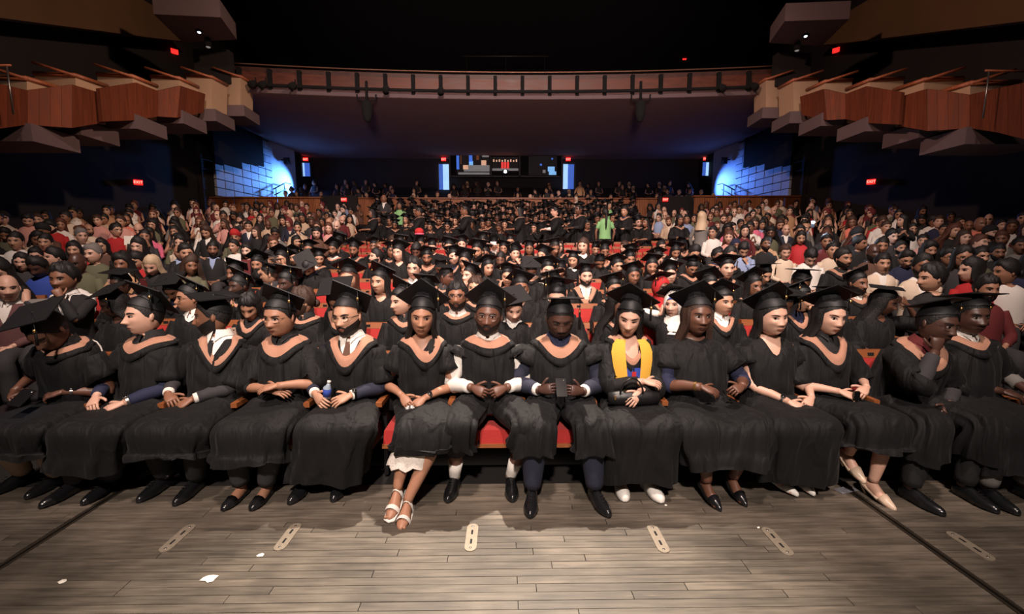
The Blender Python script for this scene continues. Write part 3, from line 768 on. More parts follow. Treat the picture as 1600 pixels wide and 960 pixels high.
def wood_mat(name, c1, c2, sx=(6, 1, 1), rough=0.5, scale=4.0, stain=False):
    m = bpy.data.materials.new(name); m.use_nodes = True; nt = m.node_tree; b = nt.nodes['Principled BSDF']
    b.inputs['Roughness'].default_value = rough
    tc = nt.nodes.new('ShaderNodeTexCoord'); mp = nt.nodes.new('ShaderNodeMapping'); mp.inputs['Scale'].default_value = sx
    nz = nt.nodes.new('ShaderNodeTexNoise'); nz.inputs['Scale'].default_value = scale; nz.inputs['Detail'].default_value = 5
    oi = nt.nodes.new('ShaderNodeObjectInfo')
    ad = nt.nodes.new('ShaderNodeVectorMath'); ad.operation = 'ADD'
    nt.links.new(tc.outputs['Object'], mp.inputs['Vector'])
    cmb = nt.nodes.new('ShaderNodeMath'); cmb.operation = 'MULTIPLY'; cmb.inputs[1].default_value = 40
    nt.links.new(oi.outputs['Random'], cmb.inputs[0])
    nt.links.new(mp.outputs['Vector'], ad.inputs[0]); nt.links.new(cmb.outputs[0], ad.inputs[1])
    nt.links.new(ad.outputs[0], nz.inputs['Vector'])
    mx = nt.nodes.new('ShaderNodeMix'); mx.data_type = 'RGBA'
    mx.inputs['A'].default_value = (*c1, 1); mx.inputs['B'].default_value = (*c2, 1)
    rp = nt.nodes.new('ShaderNodeMapRange'); rp.inputs['From Min'].default_value = .3; rp.inputs['From Max'].default_value = .7
    nt.links.new(nz.outputs['Fac'], rp.inputs['Value']); nt.links.new(rp.outputs['Result'], mx.inputs['Factor'])
    # each piece a little lighter or darker than its neighbour
    hs = nt.nodes.new('ShaderNodeHueSaturation'); mr = nt.nodes.new('ShaderNodeMapRange')
    mr.inputs['To Min'].default_value = .84; mr.inputs['To Max'].default_value = 1.16
    nt.links.new(oi.outputs['Random'], mr.inputs['Value']); nt.links.new(mr.outputs['Result'], hs.inputs['Value'])
    nt.links.new(mx.outputs['Result'], hs.inputs['Color'])
    if stain:
        ge = nt.nodes.new('ShaderNodeNewGeometry'); n2 = nt.nodes.new('ShaderNodeTexNoise'); n2.inputs['Scale'].default_value = 2.2; n2.inputs['Detail'].default_value = 6
        r2 = nt.nodes.new('ShaderNodeMapRange'); r2.inputs['From Min'].default_value = .38; r2.inputs['From Max'].default_value = .66; r2.inputs['To Min'].default_value = .62; r2.inputs['To Max'].default_value = 1.1
        h2 = nt.nodes.new('ShaderNodeHueSaturation')
        nt.links.new(ge.outputs['Position'], n2.inputs['Vector']); nt.links.new(n2.outputs['Fac'], r2.inputs['Value']); nt.links.new(r2.outputs['Result'], h2.inputs['Value'])
        nt.links.new(hs.outputs['Color'], h2.inputs['Color']); hs = h2
        # pale scuffs
        mp2 = nt.nodes.new('ShaderNodeMapping'); mp2.inputs['Rotation'].default_value = (0, 0, .6); mp2.inputs['Scale'].default_value = (1.2, 22, 1)
        n3 = nt.nodes.new('ShaderNodeTexNoise'); n3.inputs['Scale'].default_value = 2.0; n3.inputs['Detail'].default_value = 2
        r3 = nt.nodes.new('ShaderNodeMapRange'); r3.inputs['From Min'].default_value = .70; r3.inputs['From Max'].default_value = .76; r3.inputs['To Max'].default_value = .45
        m3 = nt.nodes.new('ShaderNodeMix'); m3.data_type = 'RGBA'; m3.inputs['B'].default_value = (*S(170, 154, 134), 1)
        nt.links.new(ge.outputs['Position'], mp2.inputs['Vector']); nt.links.new(mp2.outputs['Vector'], n3.inputs['Vector']); nt.links.new(n3.outputs['Fac'], r3.inputs['Value']); nt.links.new(r3.outputs['Result'], m3.inputs['Factor'])
        nt.links.new(hs.outputs['Color'], m3.inputs['A']); nt.links.new(m3.outputs['Result'], b.inputs['Base Color'])
    else: nt.links.new(hs.outputs['Color'], b.inputs['Base Color'])
    rr = nt.nodes.new('ShaderNodeMapRange'); rr.inputs['To Min'].default_value = rough-.12; rr.inputs['To Max'].default_value = rough+.15
    nt.links.new(nz.outputs['Fac'], rr.inputs['Value']); nt.links.new(rr.outputs['Result'], b.inputs['Roughness'])
    bp = nt.nodes.new('ShaderNodeBump'); bp.inputs['Strength'].default_value = .15; bp.inputs['Distance'].default_value = .004
    nt.links.new(nz.outputs['Fac'], bp.inputs['Height']); nt.links.new(bp.outputs['Normal'], b.inputs['Normal'])
    return m
M_PLANK = wood_mat('stage_plank', S(79,72,63), S(112,102,90), (1.2, 14, 1), 0.5, 3, True)
M_PANEL = wood_mat('box_panel_wood', S(100,45,20), S(124,58,28), (9, 9, .6), 0.75, 2)
M_RIB = wood_mat('parapet_wood', S(128,74,42), S(160,98,58), (6, 6, .5), 0.55, 2)
M_FASCIA = wood_mat('fascia_wood', S(84,40,25), S(110,56,36), (1, 6, 6), 0.5, 2)
M_SLAT = wood_mat('slat_wall_pale', S(170,180,200), S(200,206,220), (1, 2, 6), 0.6, 2)
rnd = random.Random(11)
# stage boards
m = MB(); m.box((0, .4, -.08), (30, 7.1, .12), mat('subfloor', S(22,18,15), .9))
floor = tag(m.obj('floor', smooth=False), kind='structure')
PW = .058
pl_mesh = {}
y = 1.62; row = 0
while y < 3.28:
    x = -4.7-rnd.random()*.9
    while x < 4.7:
        ln = rnd.choice((.8, 1.1, 1.4, 1.7, 2.1))
        x2 = x+ln
        for seam in (-2.90, 2.53):             # boards stop at the two lift seams
            if x < seam < x2: x2 = seam
        if x2-x < .05: x = x2+.06 if any(abs(x2-s_) < 1e-6 for s_ in (-2.90, 2.53)) else x2; continue
        key = round(x2-x, 2)
        if key not in pl_mesh:
            b = MB(); hx, hy = key/2-.0012, PW/2-.0011
            b.hexa([(-hx, -hy, 0), (hx, -hy, 0), (hx, hy, 0), (-hx, hy, 0)][::-1], [(-hx+.001, -hy+.001, .02), (hx-.001, -hy+.001, .02), (hx-.001, hy-.001, .02), (-hx+.001, hy-.001, .02)][::-1], M_PLANK)
            pl_mesh[key] = b.mesh('plank', smooth=False)
        o = bpy.data.objects.new('plank', pl_mesh[key]); COL.objects.link(o); o.parent = floor
        o.location = ((x+x2)/2, y, -.0215+rnd.uniform(-.0006, .0006))
        x = x2+(.06 if any(abs(x2-s_) < 1e-6 for s_ in (-2.90, 2.53)) else 0)
    y += PW; row += 1
M_STRIP = mat('seam_metal', S(70,62,54), .45, metal=.6, var=.3, scale=12)
for xs in (-2.87, 2.56):
    b = MB(); b.box((xs-.017, 2.6, -.012), (.018, 2.8, .018), M_STRIP); b.box((xs+.018, 2.6, -.012), (.016, 2.8, .018), M_STRIP)
    o = b.obj('trim_1' if xs < 0 else 'trim_2', smooth=False); tag(o, kind='structure')
# scuffs and chips of white paint on the boards
# floor plates
M_PLATE = mat('floor_plate_steel', S(146,134,118), .5, metal=.35, var=.2, scale=40, bump=.2)
lbls = ['dull oval steel floor plate beside a long floor seam before folded-cuff hands', 'oval steel floor plate in front of dark flat shoes',
        'bright oval steel floor plate between crossed sandals and white socks', 'oval steel floor plate in front of white sneakers',
        'oval steel floor plate in front of black pointed heels', 'dull oval steel floor plate beyond the seam before beige heels']
for i, (px, py) in enumerate(((278, 841), (450, 839), (737, 840), (1028, 842), (1214, 846), (1515, 853))):
    p = at_z(px, py, 0.0); b = MB(); hw, hl = .036, .135
    out = [(hw*math.cos(a), hl-hw+hw*math.sin(a)) for a in np.linspace(0, PI, 9)]+[(-hw*math.cos(a), -hl+hw-hw*math.sin(a)) for a in np.linspace(0, PI, 9)]
    b.prism(out, -.008, .004, M_PLATE)
    root = empty('floor_plate', (p[0], p[1], 0), 0, lbls[i], 'floor plate', 'steel floor plates in the stage boards')
    b.obj('plate', root, smooth=False)
    for yy in (-.045, .045):
        b = MB(); b.box((0, yy, .0045), (.012, .042, .003), mat('slot_black', S(6,6,6), .9)); b.obj('slot', root, smooth=False)
    for yy in (-.105, .105):
        b = MB(); b.tube(np.array([(0, yy, .003), (0, yy, .006)]), [.009, .008], M_METAL, k=8); b.obj('screw', root)
# bits of torn paper and tape on the boards
M_PAPER = mat('paper_white', S(226,218,206), .8)
for i, (px, py, s_, lb) in enumerate(((97, 909, .018, 'tiny white paper scrap lying alone on the boards'), (327, 905, .034, 'crumpled white paper scrap on the stage boards'), (407, 868, .02, 'small white tape scrap near an oval floor plate'),
        (1185, 825, .010, 'tiny white crumb beside an oval floor plate'), (1040, 790, .010, 'tiny white fleck beside the white sneakers'))):
    p = at_z(px, py, .001); b = MB(); n = 9; a = np.arange(n)*2*PI/n; rr = s_*np.array([rnd.uniform(.5, 1.1) for _ in a])
    P = np.array([np.stack([rr*q*np.cos(a)*1.3, rr*q*np.sin(a), np.array([.001+rnd.uniform(0, .006)*(1 if q < 1 else 0) for _ in a])], 1) for q in (1, .6, .2)])
    b.grid(P, M_PAPER, cv=True, cap1=True); o = b.obj('paper_scrap'); o.location = p; tag(o, lb, 'paper scrap')
p = at_z(1322, 766, .001); b = MB(); b.box((0, 0, .002), (.16, .07, .003), mat('clear_sleeve', S(130,130,136), .15), R=Rz(.3)); o = b.obj('plastic_sleeve', smooth=False); o.location = p
tag(o, 'clear plastic sleeve lying on the boards near beige heels', 'plastic sleeve')
# raked floor of the hall
xs_ = np.linspace(-14, 14, 57); ys_ = np.linspace(3.95, 24.2, 62)
X, Y = np.meshgrid(xs_, ys_); Z = zf(X, Y)-.02
b = MB(); b.grid(np.stack([X, Y, Z], -1), M_CARPET); o = b.obj('floor_raked'); tag(o, kind='structure')
b = MB(); ys2 = np.linspace(24.1, 33, 12); X, Y = np.meshgrid(np.linspace(-14, 14, 5), ys2)
def zrear(y): return 3.35+(y-24)*.30
b.grid(np.stack([X, Y, zrear(Y)], -1), M_CARPET); tag(b.obj('floor_rear'), kind='structure')
# outer walls and ceiling
def wallbox(name, c, d, m_=M_WALL):
    b = MB(); b.box(c, d, m_); return tag(b.obj(name, smooth=False), kind='structure')
wallbox('wall_left', (-13.6, 14, 6.5), (.4, 40, 14))
wallbox('wall_right', (13.6, 14, 6.5), (.4, 40, 14))
wallbox('wall_back', (0, 32.4, 6.5), (28, .4, 14))
wallbox('wall_stage', (0, -6.0, 6.5), (28, .4, 14), M_BLACK)
wallbox('ceiling', (0, 14, 13.6), (28, 40, .4), M_BLACK)
# balcony: soffit, fascia of wood panels between dark posts, rail, lamps
def arc_y(x): return 18.1-.75*(x/9.8)**2
n = 41; xa = np.linspace(-10.2, 10.2, n)
ZS = 7.30
b = MB()
fr = np.stack([xa, arc_y(xa), np.full(n, ZS)], 1); bk = np.stack([xa*1.25, np.full(n, 32.2), np.full(n, 7.75)], 1)
b.grid(np.stack([fr, (fr*2+bk)/3, (fr+bk*2)/3, bk]), M_SOFFIT)
up = np.array([0, 0, .25]); b.grid(np.stack([fr+up, bk+up]), M_BLACK, flip=True); b.grid(np.stack([fr, fr+up]), M_SOFFIT, flip=True)
balcony = tag(b.obj('ceiling_balcony_soffit', smooth=False), kind='structure')
b = MB()
for sx in (-1, 1):                                   # soffit carries on to the side walls behind the boxes
    b.hexa([(sx*10.2, 17.3, ZS), (sx*13.4, 17.3, ZS), (sx*13.4, 32.2, 7.75), (sx*12.7, 32.2, 7.75)], [(sx*10.2, 17.3, ZS+.2), (sx*13.4, 17.3, ZS+.2), (sx*13.4, 32.2, 7.95), (sx*12.7, 32.2, 7.95)], M_SOFFIT)
tag(b.obj('ceiling_side_soffit', smooth=False, recalc=True), kind='structure')
fas = empty('balcony_front', (0, 0, 0), 0, 'long curved balcony front of wood panels between dark posts', 'balcony front')
PXP = [389+42.75*i for i in range(20)]
edges = [at_y(px, 145, 17.9)[0] for px in PXP]
def fas_pt(x, z, off=0.0): return np.array([x, arc_y(x)-off, z])
for i in range(19):
    x0, x1 = edges[i]+.07, edges[i+1]-.07
    b = MB()
    b.hexa([fas_pt(x0, ZS+.30, .02), fas_pt(x1, ZS+.30, .02), fas_pt(x1, ZS+.72, .02), fas_pt(x0, ZS+.72, .02)], [fas_pt(x0, ZS+.30, -.05), fas_pt(x1, ZS+.30, -.05), fas_pt(x1, ZS+.72, -.05), fas_pt(x0, ZS+.72, -.05)], M_FASCIA)
    b.obj('fascia_panel', fas, smooth=False, recalc=True)
for i in range(20):
    x = edges[i]; b = MB(); b.box(fas_pt(x, ZS+.46, .05), (.13, .16, .72), M_BLACK); b.obj('post', fas, smooth=False)
def arc_tube(name, z, off, r, m_, x0=-9.9, x1=9.9, parent=fas):
    b = MB(); b.tube(np.array([fas_pt(x, z, off) for x in np.linspace(x0, x1, 31)]), [r]*31, m_, k=6); return b.obj(name, parent)
arc_tube('lamp_rail', ZS+.22, .22, .06, M_BLACK)
arc_tube('top_rail', ZS+.98, .0, .025, mat('rail_brass', S(150,110,90), .4, metal=.6))
b = MB(); b.grid(np.array([[fas_pt(x, z, o_) for x in np.linspace(-9.9, 9.9, 41)] for z, o_ in ((ZS-.01, .10), (ZS+.14, .10), (ZS+.14, -.05))]), M_GREY); b.obj('edge_band', fas, smooth=False)
b = MB(); b.grid(np.array([[fas_pt(x, z, o_) for x in np.linspace(-9.9, 9.9, 41)] for z, o_ in ((ZS+.72, -.1), (ZS+.92, -.1), (ZS+.92, -.3))]), wood_mat('coping_wood', S(60,34,26), S(84,48,36), (1, 4, 4))); b.obj('coping', fas, smooth=False)
for i, x in enumerate([at_y(px, 145, 17.8)[0] for px in (414, 428, 470, 607, 690, 1115, 1160)]):     # lamps clamped to the rail
    root = empty('stage_lamp', fas_pt(x, ZS+.22, .3), 0, 'small black stage lamp clamped to the balcony rail', 'stage lamp', 'lamps on the balcony rail')
    b = MB(); b.tube(np.array([(0, 0, .05), (0, -.1, .0), (0, -.34, -.14)]), [.05, .10, .12], M_BLACK, k=10); b.obj('lamp_body', root)
    b = MB(); b.tube(np.array([(0, .02, 0), (0, .02, .12), (0, 0, .22)]), [.02]*3, M_BLACK, k=5); b.obj('clamp', root)
for px, lb in ((573, 'black bullet shaped loudspeaker hung under the balcony, nearer the two green shirts'), (1001, 'black bullet shaped loudspeaker hung under the balcony, nearer the phone light')):
    p = at_y(px, 160, 17.6); root = empty('hanging_speaker', p, 0, lb if False else None, 'loudspeaker')
    b = MB(); b.tube(np.array([(0, 0, .05), (0, 0, -.02), (0, 0, -.25), (0, 0, -.5), (0, 0, -.66), (0, 0, -.70)]), [.10, .17, .19, .16, .10, .04], M_BLACK, k=12); b.obj('speaker_body', root)
    b = MB(); b.tube(np.array([(-.35, 0, .28), (-.33, 0, .08), (0, 0, .02), (.33, 0, .08), (.35, 0, .28)]), [.03]*5, M_BLACK, k=6); b.obj('bracket', root)
    b = MB(); b.tube(np.array([(0, 0, .02), (0, .05, .75)]), [.05]*2, M_BLACK, k=6); b.obj('hanger_bar', root)
    tag(root, 'black bullet shaped loudspeaker below the balcony, '+SW[-1 if px < 790 else 1], group='loudspeakers hung below the balcony')
# upper balcony seating: dark tiers and two faint rails
b = MB()
for k in range(7):
    b.box((0, 19.4+k*1.5, 7.8+k*.55), (21, 1.5, .55), M_BLACK)
tag(b.obj('floor_balcony_tiers', smooth=False), kind='structure')
for py, lb in ((120.5, 'lower'), (88, 'upper')):
    A = at_y(722, py, 20+(121-py)*.12); B = at_y(858, py, 20+(121-py)*.12); root = empty('aisle_rail', (A+B)/2, 0, f'thin {lb} handrail before the dark balcony seats', 'handrail')
    c = (A+B)/2; b = MB(); b.tube(np.array([A-c, np.zeros(3), B-c]), [.03]*3, mat('rail_grey', S(70,62,58), .5, metal=.5), k=6); b.obj('rail', root)
    for t in (.05, .5, .95): b = MB(); q = A*(1-t)+B*t-c; b.tube(np.array([q, q+(0, 0, -.8)]), [.02, .02], M_BLACK, k=5); b.obj('rail_post', root)

# side boxes: plaster bays, stepped slabs, wood shields, handrails
def box_plane(px, py, off=0.0):
    """ray onto the vertical plane along the front of the left boxes"""
    r = ray(px, py); nx, ny = 1.0, -.15; x0 = -8.9-.15*17.2+off
    t = (x0-(CAM[0]*nx+CAM[1]*ny))/(r[0]*nx+r[1]*ny)
    return CAM+r*t
def mir(p, side): return np.array([-p[0], p[1], p[2]]) if side > 0 else np.asarray(p)
SHIELDS = [([(-90, 112), (0, 131), (43, 141), (113, 132), (173, 150)], [(-90, 222), (0, 201), (43, 195), (113, 200), (173, 190)]),
           ([(155, 138), (213, 129), (247, 142), (282, 134), (321, 147)], [(160, 190), (213, 188), (247, 182), (277, 184), (318, 176)])]
RAILW = wood_mat('handrail_wood', S(150,84,56), S(190,112,78), (6, 6, 1), .4, 3)
for side in (-1, 1):
    wd = 'left' if side < 0 else 'right'
    where = 'on the wall side of the brown suit' if side < 0 else 'on the wall side of the two pale jackets'
    for gi, (tp, bt) in enumerate(SHIELDS):
        root = empty('wooden_shield', mir(box_plane(*tp[2]), side), 0, None, 'wooden shield')
        nm = 'folded wooden shield front of the side boxes'
        tag(root, ('folded wooden shield nearer the stage, ' if gi == 0 else 'folded wooden shield nearer the balcony, ')+SW[side], group='wooden box fronts nearer the stage' if gi == 0 else 'wooden box fronts nearer the balcony')
        o0 = np.array(root.location)
        zig = [.25, .05, -.12, .22, -.05]
        T_ = [box_plane(*p, off=z) for p, z in zip(tp, zig)]; B_ = [box_plane(*p, off=z) for p, z in zip(bt, zig)]
        for i in range(len(tp)-1):
            k = 4
            for j in range(k):                       # each facet is made of upright boards
                f0, f1 = j/k+.004, (j+1)/k-.004
                a0 = T_[i]*(1-f0)+T_[i+1]*f0; a1 = T_[i]*(1-f1)+T_[i+1]*f1; c0 = B_[i]*(1-f0)+B_[i+1]*f0; c1 = B_[i]*(1-f1)+B_[i+1]*f1
                q = [mir(v, side)-o0 for v in (a0, a1, c1, c0)]; dd = mir(np.array([-.10, .02, 0]), side)
                b = MB(); b.hexa(q, [v+dd for v in q], M_PANEL); b.obj('board', root, smooth=False, recalc=True)
    bays = [(345, 376, 118, 164, 16.6), (291, 331, 119, 170, 15.2), (236, 280, 121, 172, 13.9), (152, 207, 118, 178, 12.6), (54, 118, 117, 185, 11.4), (-40, 42, 122, 192, 10.3)]
    for i, (p0, p1, q0, q1, yy) in enumerate(bays):
        a = at_y(p0, q0, yy+.25); c = at_y(p1, q0+3, yy); d = at_y(p1, q1, yy); e = at_y(p0, q1, yy+.25)
        root = empty('box_bay', mir(d, side), 0, None, 'theatre box')
        tag(root, ['cream plaster theatre box meeting the balcony end', 'cream plaster theatre box, second from the balcony', 'cream plaster theatre box, third from the balcony', 'cream plaster theatre box, fourth from the balcony',
             'cream plaster theatre box, fifth from the balcony', 'cream plaster theatre box closest to the stage'][i]+', '+SW[side], group='theatre boxes, bay %s from the balcony' % ('one two three four five six'.split()[i]))
        o0 = np.array(root.location)
        bk = np.array([-.15, 1.05, .10])
        b = MB(); q = [mir(v, side)-o0 for v in (a, c, d, e)]; q2 = [mir(v+bk, side)-o0 for v in (a, c, d, e)]
        b.hexa(q, q2, M_WHITE); b.obj('parapet', root, smooth=False, recalc=True)
        b = MB(); b.tube(np.array([mir(a+(0, 0, .03), side)-o0, mir(c+(0, 0, .03), side)-o0, mir(c+bk+(0, 0, .03), side)-o0]), [.055]*3, RAILW, k=6); b.obj('handrail', root)
        b = MB(); s0 = c+np.array([-.9, -.05, .30]); b.tube(np.array([mir(v, side)-o0 for v in (s0, c+(0, .0, .02))]), [.035]*2, RAILW, k=6)
        b.obj('slanted_rail', root)
        # slab under the bay
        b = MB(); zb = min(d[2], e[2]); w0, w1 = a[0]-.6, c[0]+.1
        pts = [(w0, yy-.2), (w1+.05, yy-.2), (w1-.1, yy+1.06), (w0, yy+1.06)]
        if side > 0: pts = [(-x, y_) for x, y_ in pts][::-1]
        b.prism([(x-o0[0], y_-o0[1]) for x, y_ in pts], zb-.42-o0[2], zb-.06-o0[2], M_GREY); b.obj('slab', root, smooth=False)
    # upper wall: brown fascia and lamp soffit
    def xpl(px, py): return at_x(px, py, -12.4)
    A = [xpl(-120, 12), xpl(238, 59), xpl(300, 66), xpl(262, 22), xpl(190, -20), xpl(-120, -160)]
    b = MB(); q = [mir(v, side) for v in A]; dd = mir(np.array([-.5, 0, 0]), side); b.hexa(q, [v+dd for v in q], M_BROWN)
    tag(b.obj('trim_upper_'+wd, smooth=False, recalc=True), kind='structure')
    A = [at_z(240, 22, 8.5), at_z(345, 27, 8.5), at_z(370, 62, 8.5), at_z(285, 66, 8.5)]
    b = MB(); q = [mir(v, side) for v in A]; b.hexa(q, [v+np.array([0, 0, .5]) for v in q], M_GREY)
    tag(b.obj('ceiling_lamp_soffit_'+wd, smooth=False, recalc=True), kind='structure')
    b = MB(); q = mir((at_z(340, 68, 8.45)+at_z(290, 68, 8.45))/2, side); b.box((q[0], q[1]+.6, 7.9), (1.2, .3, 1.1), M_WALL); tag(b.obj('wall_lamp_bay_'+wd, smooth=False), kind='structure')
    p = mir(at_z(311, 48, 8.5), side); root = empty('downlight', p, 0, 'small lit downlight under the upper soffit, '+SW[side], 'downlight', 'lit downlights')
    b = MB(); b.tube(np.array([(0, 0, -.04), (0, 0, .0)]), [.10, .11], M_BLACK, k=10); b.obj('housing', root)
    b = MB(); b.ball((0, 0, -.05), (.05, .05, .03), mat('lamp_cold', S(220,230,255), emit=4.0), 8, 6); b.obj('bulb', root)
    p = mir(at_z(324, 58, 8.5), side); root = empty('lamp_can', p, 0, 'dark lamp can below the upper soffit, '+SW[side], 'lamp', 'hanging lamp cans')
    b = MB(); b.tube(np.array([(0, 0, 0), (0, 0, -.05), (0, 0, -.3)]), [.03, .09, .11], M_BLACK, k=10); b.obj('housing', root)
    b = MB(); b.ball((0, 0, -.30), (.07, .07, .03), mat('lamp_dim', S(170,165,160), emit=.4), 8, 6); b.obj('lens', root)
    # floor level rail at the box by the frame edge
    a = at_y(-60, 103, 9.4); c = at_y(17, 102, 9.4); root = empty('rail', mir(c, side), 0, 'short metal handrail above the end box, '+SW[side], 'handrail', 'short metal box handrails')
    o0 = np.array(root.location); b = MB(); b.tube(np.array([mir(a, side)-o0, (0, 0, 0)]), [.02]*2, RAILW, k=6); b.obj('bar', root)
    b = MB(); b.tube(np.array([mir(c+(-.08, 0, 0), side)-o0, mir(c+(-.08, 0, -.9), side)-o0]), [.018]*2, M_METAL, k=6); b.obj('upright', root)

# exit signs with lettering
M_EXIT = mat('exit_red', S(255,40,36), emit=1.6); M_EXITL = mat('exit_letter', S(255,170,150), emit=2.0)
def exit_sign(px, py, y, lb, wpx=10, letter=True, face=0.0, xw=None):
    p = at_y(px, py, y) if xw is None else at_x(px, py, xw); k = p[1]/FPX; root = empty('exit_sign', p, face, lb, 'exit sign')
    w_, h_ = wpx*k, wpx*.68*k
    b = MB(); b.box((0, .05, 0), (w_, .08, h_), M_EXIT); b.obj('sign_box', root, smooth=False)
    if letter:
        cu = bpy.data.curves.new('exit_lettering', 'FONT'); cu.body = 'EXIT'; cu.size = h_*.72; cu.align_x = 'CENTER'; cu.align_y = 'CENTER'; cu.extrude = .004
        cu.materials.append(M_EXITL); to = bpy.data.objects.new('lettering', cu); COL.objects.link(to); me = bpy.data.meshes.new_from_object(to); bpy.data.objects.remove(to)
        if not me.materials: me.materials.append(M_EXITL)
        o = bpy.data.objects.new('lettering', me); COL.objects.link(o); o.parent = root
        o.rotation_euler = (PI/2, 0, 0); o.location = (0, .004, 0)
exit_sign(216, 285, 18.5, 'red exit sign on the dark wall beyond the brown suit', 11, face=.8, xw=-13.3)
exit_sign(1361, 284, 18.5, 'red exit sign on the dark wall beyond the two pale jackets', 11, face=-.8, xw=13.3)
exit_sign(273, 80, 14.6, 'red exit sign high under the upper soffit, above cream theatre boxes', 9, False, .9, -13.3)
exit_sign(1306, 78, 14.6, 'red exit sign high under the upper soffit, opposite side box wall', 9, False, -.9, 13.3)
for px_ in (529, 1057):
    q_ = at_y(px_, 312, 23.7); wallbox('wall_vomitory_left' if px_ < 700 else 'wall_vomitory_right', (q_[0], 23.9, 3.4), (1.8, .3, 1.9))
exit_sign(537, 312, 23.68, 'red exit sign in the gap beside the standing dark suit', 8)
exit_sign(1040, 312, 23.68, 'red exit sign in the gap beside the blonde standing person', 8)
exit_sign(693, 249, 31.3, 'red exit sign over the bright doorway beside the booth glass', 7)
exit_sign(888, 249, 31.3, 'red exit sign over the doorway behind the standing tan shirt', 7)
exit_sign(477, 249, 31.3, 'red exit sign over the lit porthole next to the brighter slatted wall', 7)
exit_sign(1103, 248, 31.3, 'red exit sign over the lit porthole next to the darker slatted wall', 7)
exit_sign(1070, 91, 29.95, 'small red light among the dark balcony seats', 5, False)

# parapets of ribbed wood behind the rows
def parapet(name_lb, px0, px1, py, y, n, dim=None):
    a = at_y(px0, py, y); c = at_y(px1, py, y); zt = a[2]; root = empty('parapet', ((a[0]+c[0])/2, y, zt-1.5), 0, name_lb, 'parapet')
    w_ = (c[0]-a[0])/n; nr = 12
    for i in range(n):
        b = MB(); cx = a[0]+w_*(i+.5)-(a[0]+c[0])/2
        b.box((cx, .06, .72), (w_-.05, .08, 1.44), M_RIB)
        for j in range(nr): b.box((cx-w_/2+.05+(w_-.1)*(j+.5)/nr, 0, .72), ((w_-.1)/nr*.55, .06, 1.40), M_RIB)
        b.obj('ribbed_panel', root, smooth=False)
    b = MB(); b.box((0, .06, 1.48), (c[0]-a[0]+.1, .26, .06), M_WOOD); b.obj('cap_rail', root, smooth=False)
parapet('ribbed wooden parapet behind the rear rows of graduates', 557, 1030, 309, 24.0, 13)
parapet('ribbed wooden parapet below the brighter blue slatted wall', 330, 500, 308, 20.6, 5)
parapet('ribbed wooden parapet below the darker blue slatted wall', 1085, 1262, 306, 20.6, 5)
# blue lit slatted walls under the balcony
for side, lb in ((-1, 'left'), (1, 'right')):
    b = MB(); b.box((side*13.25, 25.5, 5.5), (.2, 10, 6), M_WALL); wl = tag(b.obj('wall_slatted_'+lb, smooth=False), kind='structure')
    ycol = [abs(13.08/((px-790)/FPX)) for px in (353, 366, 379, 393, 406, 417, 428, 438)]
    for i in range(7):
        y0, y1 = ycol[i]+.02, ycol[i+1]-.03
        for j in range(10):
            z0 = 3.7+j*.38
            mb_ = MB(); mb_.box((side*13.09, (y0+y1)/2, z0+.18), (.10+.02*((i+j) % 2), y1-y0, .34), M_SLAT); mb_.obj('slat', wl, smooth=False)
    mb_ = MB(); mb_.box((side*13.11, (ycol[7]+29.4)/2, 5.6), (.08, 29.4-ycol[7]-.02, 4.2), M_SLAT); mb_.obj('plain_panel', wl, smooth=False)
    # stepped black panels in front of the wall
    root = empty('black_panelling', (side*12.6, 22, 7.2), 0, 'stepped black drape before the blue wall, '+SW[side], 'panelling', 'black panels before the blue walls')
    for i, (p0, p1, pb) in enumerate(((353, 366, 258), (366, 379, 259), (379, 393, 263), (393, 405, 256), (405, 417, 259), (417, 426, 260))):
        ya, yb = [abs(12.6/((p-790)/FPX)) for p in (p0, p1)]; zb = at_y(790, pb, (ya+yb)/2)[2]
        b = MB(); b.box((0, (ya+yb)/2-22, (zb+7.4)/2-7.2), (.12, yb-ya, 7.4-zb), M_BLACK); b.obj('black_panel', root, smooth=False)
    # stair handrail by the lit panel
    root = empty('stair_rail', (side*12.7, 27.0, 5.2), 0, 'thin stair handrail before the blue wall, '+SW[side], 'handrail', 'stair rails before the blue walls')
    b = MB(); b.tube(np.array([(0, -1.3, -.3), (0, .2, .25), (0, .8, .25)]), [.03]*3, M_DARKMETAL, k=6); b.obj('upper_bar', root)
    b = MB(); b.tube(np.array([(0, -1.2, -.6), (0, .2, -.1)]), [.03]*2, M_DARKMETAL, k=6); b.obj('lower_bar', root)
    for dy, zz in ((-1.0, -.15), (.0, .2)):
        b = MB(); b.tube(np.array([(0, dy, zz), (0, dy, zz-.9)]), [.025]*2, M_DARKMETAL, k=6); b.obj('baluster', root)
    root = empty('wall_speaker', (side*12.75, 27.6 if side < 0 else 27.2, 6.75), 0, 'small black loudspeaker on the blue wall, '+SW[side], 'loudspeaker', 'small speakers on the blue walls')
    b = MB(); b.box((0, 0, 0), (.22, .3, .35), M_BLACK, R=Rx(.2)); b.obj('cabinet', root, smooth=False)
    b = MB(); b.box((side*.2, 0, .05), (.3, .06, .06), M_BLACK); b.obj('arm', root, smooth=False)
spot('blue_wall_lamp', (-11.7, 29.3, 5.9), (-13.1, 27.2, 5.0), 2600, 88, 1.0, .15, (.12, .34, 1.0))
spot('blue_wall_lamp.001', (11.7, 29.3, 5.9), (13.1, 27.2, 5.0), 1700, 88, 1.0, .15, (.10, .26, 1.0))
